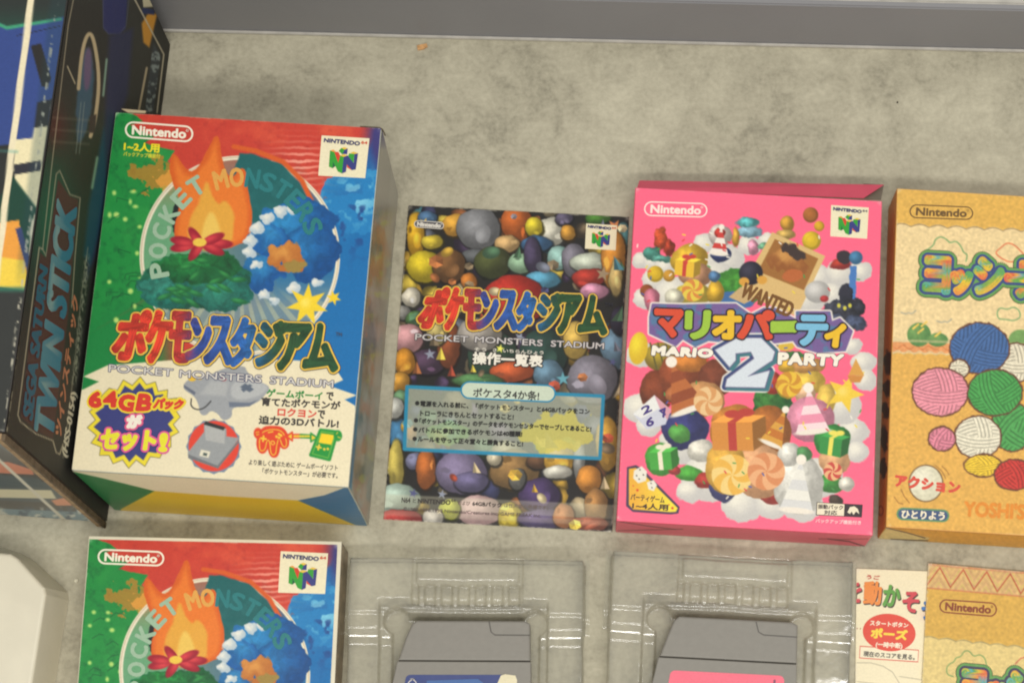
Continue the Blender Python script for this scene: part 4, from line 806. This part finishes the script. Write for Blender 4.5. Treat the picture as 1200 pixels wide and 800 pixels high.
def rainbow_title(k, quads, s=1.0, navy=(58, 74, 122)):
    for bd, cc in ((5.0*s, (70, 84, 50)), (4.6*s, (98, 148, 80)), (3.2*s, navy), (1.75*s, rainbow)):
        for ch, q in quads: k.text(ch, q, cc, bd, 20); k.h -= .03
        k.h += .03
zy = lambda *p: tuple((1050+a/7.273, 260+b_/7.273) for a, b_ in p)
QY = (("ヨ", zy((265, 310), (445, 320), (435, 600), (245, 590))), ("ッ", zy((485, 430), (635, 440), (610, 610), (490, 600))), ("シ", zy((680, 320), (910, 335), (890, 610), (680, 600))), ("ー", zy((945, 462), (1120, 470), (1120, 500), (945, 492))), ("ス", zy((1050, 350), (1290, 360), (1280, 640), (1040, 630))))
k = Ink(fr, .2); rainbow_title(k, QY[:4]); k.build("title_lettering", CLOTH, yel)
k = Ink(fr, .2); rainbow_title(k, QY[4:]); k.build("title_lettering", CLOTH, yel)
k = Ink(fr, .2); k.text("アクション", row(1050, 556, 1125, 565, 13), (206, 76, 58), .5, 8); k.build("genre_lettering", CLOTH, yel); k = Ink(fr, .2)
k.pill(((1052, 595), (1112, 598), (1111, 611), (1051, 608)), .9, (96, 138, 96), (66, 84, 116)); k.text("ひとりよう", row(1057, 597.5, 1107, 600, 9), (230, 218, 190), .22)
k.build("badge_lettering", CLOTH, yel); k = Ink(fr, .2); k.text("YOSHI'S", row(1131, 587, 1201, 591, 17), (214, 134, 46), .5, 8); k.build("subtitle_lettering", CLOTH, yel)
def yel_left(X, Y):
    c = Canvas(X, Y, (206, 140, 74)); c.wash(np.clip((Y-560)/60, 0, 1)*.6, (204, 132, 52))
    for a in ((1041, 425, 5, 14), (1040, 455, 5, 10), (1038, 480, 4, 9), (1036, 515, 4, 16), (1035, 548, 4, 12)): c.ell(*a, (56, 48, 46), warp=3, wsc=5)
    c.ell(1032, 598, 3.4, 6, (120, 60, 40)); c.ell(1032, 598, 2.4, 4.6, (206, 140, 74)); return c.C
sheet("side_print", bp["left"], yel_left, CLOTH, yel, inset=.5)
def yel_bottom(X, Y):
    c = Canvas(X, Y, (204, 148, 56)); c.poly([(1025, 612), (1038, 617), (1090, 630), (1084, 634), (1020, 634)], (206, 180, 116)); c.line([(1038, 618), (1064, 624), (1084, 630)], 1.1, (84, 56, 36)); c.line([(1044, 631.5), (1068, 632.5), (1087, 633)], 1.2, (64, 44, 30)); c.ell(1037.5, 617.5, 1.8, 1.4, (30, 26, 20)); return c.C*cloth(X, Y)
sheet("bottom_print", bp["bottom"], yel_bottom, CLOTH, yel, inset=.4)

# ------------------------------------------------------------------ two sheets at lower right: cream card under a patterned booklet
def flat_panel(pts, z, hgt):
    p = ground(pts, z); U = (p[1]-p[0])/np.linalg.norm(p[1]-p[0]); V = np.cross(U, ZAX); return Panel(p[0], U, V, float(np.linalg.norm(p[1]-p[0])), hgt)
cp = flat_panel([(1003.5, 665.5), (1120, 670)], 1.0, 178)
card = thing("instruction_card", "cream card with red oval and multicoloured lettering, partly under the ochre booklet", "card", cp.pt([[25, 89]])[0]*[1, 1, 0], math.atan2(cp.U[1], cp.U[0]))
def art_card(X, Y):
    c = Canvas(X, Y, (226, 214, 180)); c.wash(np.clip(1-np.abs(X-1085)/14, 0, 1)*np.clip(1-np.abs(Y-720)/12, 0, 1)*.6, (216, 180, 170))
    for pts in (((1004, 776), (1020, 776), (1035, 780), (1046, 787), (1054, 800), (1060, 812)), ((1054, 792), (1075, 795), (1090, 798)), ((1004, 798), (1030, 801))): c.line(pts, .7, (150, 142, 120))
    return c.C
sheet("front_print", cp, art_card, PRINT, card, inset=0, h=0, thick=.8)
k = Ink(cp, .05)
zc = lambda *p: tuple((990+a/5, 640+b_/5) for a, b_ in p)
for ch, q, c0 in (("を", ((10, 198), (96, 203), (92, 325), (4, 320)), (196, 66, 74)), ("動", ((118, 205), (215, 210), (207, 340), (110, 335)), (222, 132, 56)), ("か", ((235, 225), (330, 235), (315, 350), (222, 345)), (92, 150, 62)), ("そ", ((345, 265), (435, 270), (425, 385), (338, 375)), (196, 66, 74)), ("う", ((455, 325), (520, 330), (510, 430), (450, 420)), (60, 110, 170))):
    q2 = tuple((a+5, b_+7) for a, b_ in q); k.text(ch, zc(*q2), (70, 52, 44), .6, 8, clip=.15); k.text(ch, zc(*q), c0, .5, 8, clip=.15)
k.text("うご", zc((130, 165), (205, 172), (203, 195), (128, 190)), (190, 80, 70), .12)
k.build("title_lettering", PRINT, card)
k = Ink(cp, .05); k.poly(zc((88, 580), (434, 604), (430, 678), (84, 654)), (206, 70, 56)); k.poly(zc((92, 586), (430, 609), (427, 672), (88, 649)), (228, 218, 188))
pts = [(990+(260+155*math.cos(t))/5, 640+(503+8*math.cos(t)+110*math.sin(t))/5) for t in np.linspace(0, 2*math.pi, 40)[:-1]]; k.poly(pts, (210, 68, 48))
k.text("スタートボタン", zc((150, 432), (372, 448), (370, 474), (148, 460)), (232, 222, 196), .12); k.text("ポーズ", zc((158, 478), (366, 492), (362, 545), (154, 532)), (230, 200, 60), .4, 8); k.text("(一時中断)", zc((184, 556), (338, 566), (334, 602), (180, 592)), (232, 222, 196), .12)
k.text("現在のスコアを見る。", zc((112, 612), (412, 634), (408, 664), (108, 642)), (84, 78, 70), .1)
for x_, y_ in ((1003.9+.6, 736), (1008.2, 736.3)): k.disc(x_, y_, .7, .7, (150, 50, 44))
k.build("button_lettering", PRINT, card)
yp = flat_panel([(1088, 659.5), (1200, 669.5)], 2.6, 150); yp.w = 128; yp.h = 178
book = thing("instruction_booklet", "ochre booklet with zigzag band across its top and rainbow lettering, overlapping the cream card", "booklet", yp.pt([[60, 89]])[0]*[1, 1, 0], math.atan2(yp.U[1], yp.U[0]))
def art_book(X, Y):
    c = Canvas(X, Y, (202, 160, 72)); yb = 659.5+(X-1088)*.089; v = Y-yb
    band = np.clip(.5-(v-29), 0, 1); tri_ = np.abs(((X-1088+v*.07)/27.5) % 1-.5)*2; zz_ = 4+22*tri_
    c.wash(band, (206, 170, 112)); c.wash(band*np.clip(.5+np.sin((v-zz_)*.8)*1.2, 0, 1)*.6, (196, 176, 96)); c.wash(band*np.clip(.5+np.sin((v-zz_)*.55+2)*1.2, 0, 1)*.45, (190, 140, 106)); c.wash(band*np.clip(1.8-np.abs(v-zz_), 0, 1), (176, 84, 52))
    for s in (1.5, 29): c.wash(np.clip(1.3-np.abs(v-s), 0, 1)*.8, (190, 110, 76))
    tb = 747+(X-1088)*.105-2.6*np.abs(np.sin((X-1088+8)*math.pi/20)); c.wash(np.clip(.5+(Y-tb)/1.2, 0, 1), (212, 188, 122)); c.wash(np.clip(1.0-np.abs(Y-tb-.8), 0, 1)*.8, (130, 120, 80))
    c.line(curve_pts([(1117, 792), (1110, 790), (1109, 782), (1113, 777), (1118, 775), (1120, 770), (1126, 769), (1130, 762), (1136, 762), (1141, 769), (1148, 766), (1154, 770), (1156, 778)], False), 1.3, (110, 146, 84)); c.line([(1190, 777), (1196, 771), (1202, 769)], 1.3, (186, 90, 70))
    return c.C*cloth(X, Y)
sheet("cover_print", yp, art_book, CLOTH, book, inset=0, h=0, thick=2.5)
maker_logo(yp, book, ((1102, 702), (1168, 706.5), (1167, 722), (1101, 716.5)), (132, 66, 40), CLOTH, wd=.7)
k = Ink(yp, .06); zb = lambda *p: tuple((1090+a/10, 720+b_/10) for a, b_ in p)
rainbow_title(k, (("ヨ", zb((400, 660), (630, 680), (610, 1000), (385, 980))), ("ッ", zb((700, 800), (860, 815), (840, 1010), (690, 1000))), ("シ", zb((930, 680), (1180, 700), (1160, 1000), (920, 980)))), .95, (66, 62, 82)); k.build("title_lettering", CLOTH, book)

# ------------------------------------------------------------------ tall dark carton at the left
bp = box_panels(-531.47, 522.1, -.08, 300.0, 278.7, 184.9)
dark = thing("cardboard_carton", "tall dark carton with teal and white graphics and worn brown board edges", "carton", (-385, 370, 0), -.08)
rounded_box("carton_body", bp, solid("dark_carton", (40, 38, 36), var=.2, rough=.4), dark, bev=1.6)
def dk_side(X, Y):
    c = Canvas(X, Y, (46, 46, 42)); e = X-(72-(Y)*.131)       # distance from the upper edge
    c.wash(np.clip((fbm(X, Y*.4, 30, 2)-.45)*3, 0, 1)*.5, (58, 58, 52)); c.wash(np.exp(-((X-60)/26)**2-((Y-255)/80)**2)*.95, (22, 90, 66)); c.wash(np.exp(-((X-92)/20)**2-((Y-150)/40)**2)*.5, (30, 62, 50)); c.wash(np.exp(-((X-66)/14)**2-((Y-150)/25)**2)*.6, (92, 36, 34))
    c.poly([(120, -10), (150, -10), (147, 34), (140, 40), (127, 40), (121, 34)], (42, 46, 92), soft=2); c.line([(121, 0), (121, 32), (127, 40), (140, 40), (148, 30), (151, 0)], .9, (84, 88, 110), alpha=.7)
    c.poly([(128, 42), (156, 34), (150, 110), (128, 180), (112, 300), (100, 330), (108, 240), (122, 150)], (44, 48, 82), soft=6, alpha=.8); c.poly([(122, 150), (126, 240), (106, 310), (98, 300), (104, 240)], (30, 72, 92), soft=5, alpha=.8)
    c.poly(curve_pts([(96, 70), (104, 50), (112, 90), (104, 150), (88, 176), (90, 110)]), (58, 88, 104), soft=3, warp=2); c.poly(curve_pts([(98, 60), (108, 54), (107, 100), (98, 110)]), (104, 88, 116), soft=4)
    c.line(curve_pts([(92, 104), (96, 60), (103, 38), (110, 44), (117, 92), (112, 140), (106, 160)], False), 4.2, (186, 170, 134), soft=1.6); c.poly([(106, 136), (113, 134), (111, 156), (104, 156)], (60, 54, 50))
    for x_ in (92, 96): c.line([(x_+3, 120), (x_-3, 180)], .9, (150, 160, 146), alpha=.6)
    c.line([(79, 78), (88, 98)], 1.4, (180, 170, 140)); c.line([(125, 70), (121, 112)], 2.4, (130, 160, 140), soft=2); c.line([(114, 185), (108, 220)], 3, (130, 170, 140), soft=2.5, alpha=.8)
    for y_ in (138, 152, 166): c.line([(62, y_), (104, y_+3)], 1.4, (150, 140, 120), soft=3, alpha=.4)
    c.poly([(176, 12), (184, 18), (175, 56), (168, 50), (166, 28)], (196, 138, 48), soft=2.5); c.poly([(166, -10), (174, -10), (180, 8), (168, 9)], (190, 182, 150)); c.poly([(167, 9), (181, 12), (181, 18), (166, 16)], (40, 50, 84))
    c.line([(156, -4), (192, 64), (184, 132)], 1.6, (186, 176, 150)); c.poly([(180, 50), (188, 66), (180, 130), (170, 132), (176, 78)], (54, 60, 64)); c.wash(np.clip(.5-sdpoly(X, Y, [(180, 50), (188, 66), (180, 130), (170, 132), (176, 78)]), 0, 1)*np.clip((fbm(X, Y, 5, 3)-.5)*9, 0, 1), (130, 140, 136)); c.line([(172, 80), (163, 128)], 2.6, (170, 154, 124))
    # framed name plate
    c.line([(86, 0), (80, 30), (60, 200), (50, 292), (54, 300), (66, 204), (70, 200), (82, 228), (94, 232), (88, 300), (84, 360)], 1.1, (176, 166, 138), alpha=.85); c.line([(50, 292), (46, 290), (21, 486), (24, 494), (42, 508), (62, 516), (66, 530), (70, 532), (74, 520)], 1.3, (180, 170, 142), alpha=.9)
    c.poly([(47, 296), (54, 302), (68, 210), (82, 230), (92, 234), (80, 370), (62, 514), (42, 504), (24, 488)], (74, 52, 48), soft=1.5)
    c.line([(103, 290), (96, 340), (86, 440), (74, 536)], 1.0, (150, 146, 126), alpha=.7)
    pz = np.clip(1-np.abs(X-(103-(Y-295)*.105))/5, 0, 1)*np.clip((Y-295)/10, 0, 1)*np.clip((455-Y)/8, 0, 1); c.wash(pz*np.clip((fbm(X*3, Y*1.5, 4, 4)-.48)*9, 0, 1), (150, 150, 130))
    c.wash(np.clip((2.2-np.abs(e-1.5)), 0, 1)*.55*np.clip((fbm(X, Y, 6, 2)-.45)*5, 0, 1), (190, 180, 150)); return c.C
sd = bp["right"]; DULL = print_mat("printed_dull_card", rough=.62); DULL.node_tree.nodes["Principled BSDF"].inputs["Specular IOR Level"].default_value = .22
sheet("side_print", sd, dk_side, DULL, dark, res=.6, inset=.8)
def metal_blue(px):
    t_ = (px[:, 0]-55-(400-px[:, 1])*.09)/14; g = np.exp(-(t_*3.0)**2)[:, None]*.75; return np.array((48, 112, 132))*(1-g)+np.array((146, 166, 156))*g
k = Ink(sd, .2); k.text("TWIN STICK", ((40, 500), (67, 232), (89, 246), (61, 514)), (86, 42, 40), 2.1, 10); k.text("TWIN STICK", ((40, 500), (67, 232), (89, 246), (61, 514)), metal_blue, 1.5, 10)
qs = ((26, 484), (46, 310), (55, 316), (37, 492)); k.text("SEGA SATURN", qs, (84, 44, 42), 1.3, 8); k.text("SEGA SATURN", qs, (40, 92, 110), .75, 6); k.build("title_lettering", DULL, dark)
k = Ink(sd, .2); k.text("ツインスティック", ((64, 506), (85, 345), (92, 350), (71, 514)), (176, 116, 84), .5, 6); k.text("(HSS-0154)", ((72, 530), (83, 458), (91, 462), (79, 538)), (190, 184, 160), .4, 6); k.build("catalogue_lettering", DULL, dark)
def dk_top(X, Y):
    c = Canvas(X, Y, (40, 42, 40)); c.wash(np.exp(-((Y-40)/26)**2)*.5, (30, 90, 70))
    c.poly([(-40, 12), (10, 32), (75, 20), (80, 60), (50, 165), (-40, 175)], (48, 68, 128), soft=2); c.poly([(-40, 10), (8, 31), (72, 21), (73, 24), (8, 35), (-40, 15)], (60, 150, 110), soft=2); c.line([(20, 42), (70, 31)], 1.0, (30, 34, 50))
    c.poly([(36, 54), (48, 51), (60, 92), (56, 102), (49, 102)], (36, 34, 32)); c.poly([(44, 120), (62, 116), (55, 150), (40, 150)], (40, 36, 34))
    c.poly([(18, 164), (38, 162), (40, 150), (56, 148), (50, 190), (44, 300), (30, 280), (16, 200)], (224, 212, 170)); c.poly([(16, 193), (48, 188), (48, 200), (17, 205)], (44, 44, 52)); c.poly([(14, 205), (44, 245), (40, 300), (-10, 250)], (22, 62, 48), soft=3); c.poly([(44, 245), (36, 262), (34, 300), (46, 320), (48, 250)], (216, 206, 176)); c.poly([(-10, 262), (22, 258), (32, 320), (34, 340), (-10, 335)], (222, 150, 60)); c.poly([(-10, 300), (28, 305), (34, 336), (-10, 336)], (228, 196, 70)); c.poly([(18, 268), (25, 266), (34, 300), (33, 322)], (52, 62, 104))
    c.line([(39, -20), (14, 175), (0, 290), (-10, 370)], 7.5, (224, 212, 178)); c.line([(-40, 175), (20, 178)], 2, (80, 150, 140), soft=4, alpha=.6)
    c.wash(np.clip((Y-336)/6, 0, 1)*.9, (48, 50, 48)); c.wash(np.clip((Y-334)/4, 0, 1)*np.clip((344-Y)/6, 0, 1)*.7, (50, 140, 110))
    e = X-(70-Y*.124); c.wash(np.clip(2-np.abs(e+3), 0, 1)*np.clip((fbm(X, Y, 5, 3)-.5)*8, 0, 1)*.9, (186, 180, 160)); c.wash(np.clip((e+14)/6, 0, 1)*np.clip((340-Y)/40, 0, 1)*.3, (30, 60, 70)); return c.C
tp = bp["front"]; sheet("top_print", Panel(tp.O+tp.U*(300-150), tp.U, tp.V, 150, tp.h), dk_top, GLOSS, dark, res=.7, inset=.8)
def dk_front(X, Y):
    c = Canvas(X, Y, (60, 74, 82)); 
    c.poly([(-40, 500), (60, 560), (40, 570), (-40, 560)], (38, 40, 50)); c.poly([(-40, 540), (10, 541), (38, 550), (40, 556), (-40, 552)], (196, 112, 84)); c.poly([(-40, 553), (44, 560), (60, 572), (-40, 568)], (44, 66, 78)); c.poly([(-40, 572), (60, 574), (66, 584), (-40, 582)], (206, 198, 164)); c.poly([(-40, 584), (86, 590), (100, 600), (-40, 596)], (52, 50, 54)); c.poly([(-40, 594), (110, 600), (125, 614), (-40, 616)], (110, 138, 150))
    c.wash(np.clip((Y-592)/6, 0, 1)*np.clip((fbm(X, Y*1.5, 8, 3)-.5)*9, 0, 1), (56, 84, 106)); c.wash(np.clip((Y-592)/6, 0, 1)*np.clip((fbm(X, Y*1.5, 7, 6)-.56)*9, 0, 1), (190, 194, 184)); c.poly([(60, 586), (80, 582), (84, 592), (66, 592)], (206, 130, 96))
    c.line([(-4, 536), (78, 611)], 3.4, (206, 200, 180)); return c.C
bt = bp["bottom"]; sheet("front_print", Panel(bt.O+bt.U*(300-150), bt.U, bt.V, 145.5, bt.h), dk_front, GLOSS, dark, res=.7, inset=.8)
O_, U_, V_ = bp["O"], bp["U"], bp["V"]
def slab(name, u0, u1, v0, v1, mat):
    P = []
    for z in (183.5, .6):
        for a, b_ in ((u0, v0), (u1, v0), (u1, v1), (u0, v1)): P.append((O_+U_*a+V_*b_)*[1, 1, 0]+[0, 0, z])
    link(name, P, [(3, 2, 1, 0), (4, 5, 6, 7), (0, 1, 5, 4), (1, 2, 6, 5), (2, 3, 7, 6), (3, 0, 4, 7)], mat, dark)
slab("board_edge", 295.2, 298.2, 278.9, 281.5, solid("corrugated_board", (150, 126, 96), var=.25, scale=300, rough=.9))
slab("board_liner", 298.4, 299.9, 278.9, 282.0, solid("dark_brown_liner", (92, 78, 60), var=.4, scale=200, rough=.8))  # narrow, darker brown strip on the outer side of the board edge

# ------------------------------------------------------------------ clear trays with grey cartridges
m, n, l, b = new_mat("clear_plastic"); CLEAR = m
n.remove(b); out = n["Material Output"]
tr_ = n.new("ShaderNodeBsdfTransparent"); tr_.inputs[0].default_value = (.985, .98, .955, 1)
gl = n.new("ShaderNodeBsdfGlossy"); gl.inputs["Roughness"].default_value = .11
df = n.new("ShaderNodeBsdfDiffuse"); df.inputs[0].default_value = (.84, .82, .70, 1)
fz = n.new("ShaderNodeFresnel"); fz.inputs[0].default_value = 1.6
m1 = n.new("ShaderNodeMixShader"); m1.inputs[0].default_value = .15; l.new(tr_.outputs[0], m1.inputs[1]); l.new(df.outputs[0], m1.inputs[2])
m2 = n.new("ShaderNodeMixShader"); l.new(fz.outputs[0], m2.inputs[0]); l.new(m1.outputs[0], m2.inputs[1]); l.new(gl.outputs[0], m2.inputs[2]); l.new(m2.outputs[0], out.inputs[0])
GREY = solid("grey_plastic", (128, 124, 116), rough=.5, var=.03, scale=300, bump=.0002)
def tray(px_tl, px_tr, label, lab2, label_px, labcol, zt, seam, notch, cap, low):
    Z1 = 21.0
    p = ground([px_tl, px_tr], Z1); U = (p[1]-p[0])/np.linalg.norm(p[1]-p[0]); V = np.cross(U, ZAX); W_ = float(np.linalg.norm(p[1]-p[0])); O = p[0]*[1, 1, 0]
    t = thing("plastic_tray", label, "tray", O+U*W_/2+V*60, math.atan2(U[1], U[0]), "clear trays holding cartridges")
    res = .45; nx = int((W_+8)/res); ny = int(150/res)
    u = np.linspace(-4, W_+4, nx); v = np.linspace(-4, 146, ny); A, B_ = np.meshgrid(u, v); k_ = W_/1025.0   # sketch px -> mm
    x_ = A/k_+75; y_ = B_/k_+85
    wx_ = x_+px_tl[0]; x_ = x_+7*(fbm(wx_, y_, 160, 2)-.5); y_ = y_+12*(fbm(wx_, y_, 190, 4)-.5)
    s = lambda e, q=9: sst(e/q+.5)
    box_ = lambda x0, x1, y0, y1, q=9: s(x_-x0, q)*s(x1-x_, q)*s(y_-y0, q)*s(y1-y_, q)
    h = .6+(Z1-.6)*box_(70, 1105, 82, 5000, 12)
    inner = lambda x0, x1, y0, y1, q=8: box_(x0, x1, y0, y1, q)
    h = h-2.0*inner(352, 838, 60, 210, 10)+1.9*s(x_-372, 10)*s(820-x_, 10)*s(y_-105, 10)*s(192-y_, 24)
    ribs = .5+.5*np.cos((x_-395)/ (1025*.036)*math.pi)
    h = h-4.0*inner(352, 838, 205, 292, 10)*(1-.75*np.clip(ribs*3-1.6, 0, 1))
    rc = np.hypot(np.maximum(np.abs(x_-590)-300, 0), np.maximum(330-y_, 0)*1.0)
    h = h-4.2*s(368-np.abs(x_-580), 12)*(.5*s(y_-276, 26)+.5*s(y_-296, 20))
    cav = np.maximum(np.maximum(s(310-np.abs(x_-590), 12)*s(y_-338, 34), s(56-np.hypot(x_-285, y_-362), 9)), s(56-np.hypot(x_-892, y_-366), 9)); cav = np.maximum(cav, s(322-np.abs(x_-590), 10)*s(y_-400, 9))
    h = h*(1-cav)+np.minimum(h, 9.0)*cav
    sidem = s(150-np.minimum(np.abs(x_-150), np.abs(x_-1035)), 10)*(1-cav)
    for yy, dz, q in ((332, .5, 22), (408, 1.0, 24), (425, .9, 20), (452, 2.6, 40)): h = h-dz*sidem*s(y_-yy, q)
    h = h+.5*(fbm(wx_, y_, 120, 3)-.5)
    P = O+A.reshape(-1, 1)*U+B_.reshape(-1, 1)*V+h.reshape(-1, 1)*ZAX
    i = np.arange(nx*ny).reshape(ny, nx); F = np.stack([i[:-1, :-1], i[1:, :-1], i[1:, 1:], i[:-1, 1:]], -1).reshape(-1, 4)
    link("tray_shell", P, F, CLEAR, t, smooth=True)
    c = thing("game_cartridge", lab2, "cartridge", ground([low[0]], 10)[0]*[1, 1, 0]+[0, 0, 9.3], math.atan2(U[1], U[0]), "grey cartridges lying in the trays")
    extrude("grip_end", cap, 9.4, zt, GREY, c, bev=1.0); extrude("shell", low, 9.4, zt+.1, GREY, c, bev=.5)
    pn = Panel(np.array([0, 0, zt+.1]), (1, 0, 0), (0, -1, 0))
    k = Ink(pn, .05); k.stroke(notch, .55, (74, 70, 64)); k.build("grip_seam", PRINT, c)
    cp0 = ground(label_px, zt+.25); nL = len(cp0)
    lb = link("label", np.concatenate([cp0, cp0-[0, 0, .2]]), [list(range(nL))]+[[i_, nL+i_, nL+(i_+1) % nL, (i_+1) % nL] for i_ in range(nL)], PRINT, c, np.tile(labcol, (2*nL, 1))); lb["label"] = "coloured paper label on the cartridge"
    return c, pn
def rr(x0, y0, x1, y1, r, yb, k0=-.07):
    pts = [(x0+r-r*math.sin(t)-0, y0+r-r*math.cos(t)) for t in np.linspace(math.pi/2, 0, 5)]+[(x1-r+r*math.sin(t), y1+r-r*math.cos(t)) for t in np.linspace(0, math.pi/2, 5)]
    return pts+[(x1+k0*(yb-y1), yb), (x0-.3*(yb-y0)*.3+k0*(yb-y0), yb)]
c1, pn1 = tray((410, 652), (683, 655), "clear plastic tray beside the slim red and green box, holding a blue-labelled cartridge", "grey cartridge with dark blue label, lying in the tray beside the red and green box", rr(475, 790, 606, 790, 6, 840), (52, 64, 116), 20,
     None, [(573, 727), (575.5, 740), (580, 743.5), (621, 743.8)], [(466.5, 772.9), (476, 745), (483, 730), (488, 726.5), (615, 727), (621, 730), (621.5, 773.6)], [(465.5, 774.0), (622, 774.8), (622.5, 850), (448, 850)])
k = Ink(pn1, .35); k.poly([(583, 800), (587, 791), (592, 789.5), (604, 791), (606, 796), (605, 812), (583, 812)], (214, 204, 170)); k.pill(((478, 795), (489, 795), (488, 812), (477, 812)), .4, (214, 208, 200)); k.poly([(500, 797), (560, 795), (575, 806), (500, 808)], (62, 96, 150)); k.build("label_print", PRINT, c1)
c2, pn2 = tray((720, 644), (1000, 658), "clear plastic tray left of the cream card, holding a pink-labelled cartridge", "grey cartridge with pink label, lying in the tray below the pink box", rr(785, 785, 919, 791, 6, 840), (226, 100, 120), 20,
     None, [(886, 728), (889, 740), (895, 743.5), (934, 746)], [(773, 768.1), (783, 742), (790, 726), (796, 721.5), (928, 728.5), (935, 732), (934, 776.6)], [(771.5, 769.2), (934, 777.8), (933, 850), (752, 850)])
k = Ink(pn2, .35); k.poly([(906.5, 796), (909, 796), (908.5, 803), (906, 803)], (120, 60, 90)); k.build("label_print", PRINT, c2)

# ------------------------------------------------------------------ white plastic case, lower left
case = thing("plastic_case", "cream white plastic case with angled corner and sloping sides, cut off at lower left", "case", ground([(-20, 760)])[0], -.07)
def arcpts(p): return p
extrude("case_shell", [(-90, 650), (0, 647.5), (12, 648.5), (20, 653.5), (46, 682), (51.5, 688), (53.2, 696), (37, 800), (28, 860), (-90, 860)], 0.3, 30, solid("cream_plastic", (214, 207, 186), rough=.45, var=.035, bump=.0002), case, bev=1.6,
        base_px=[(-90, 640), (2, 641), (24, 648), (42, 658.5), (74, 688), (79.5, 694), (80.5, 703), (65, 800), (55, 860), (-90, 860)], seg=3)

# ------------------------------------------------------------------ small litter on the table
def scrap(name, pts, z, col, label, cat):
    P = ground(pts, z); n_ = len(P); Q = P*[1, 1, 0]+[0, 0, .15]
    o = link(name, np.concatenate([P, Q]), [list(range(n_)), list(range(2*n_-1, n_-1, -1))]+[[i, n_+i, n_+(i+1) % n_, (i+1) % n_] for i in range(n_)], solid("litter", col, var=.3, scale=500, rough=.9)); return tag(o, label, cat)
scrap("paper_scrap", [(488.5, 53.5), (493, 52.5), (500, 51), (501, 54.5), (496, 57.5), (489.5, 58.5)], 1.2, (196, 150, 100), "tiny tan paper scrap lying beside the grey rim", "scrap")
scrap("crumb", [(87.5, 678.5), (91, 678), (91.5, 681), (89, 682.5), (87, 681)], 1.2, (220, 214, 190), "small white crumb between the white case and the slim box", "crumb")
scrap("crumb", [(1051, 119), (1052.6, 119), (1052.6, 120.6), (1051, 120.6)], .8, (50, 44, 38), "tiny black speck on the bare table above the yellow box", "crumb")
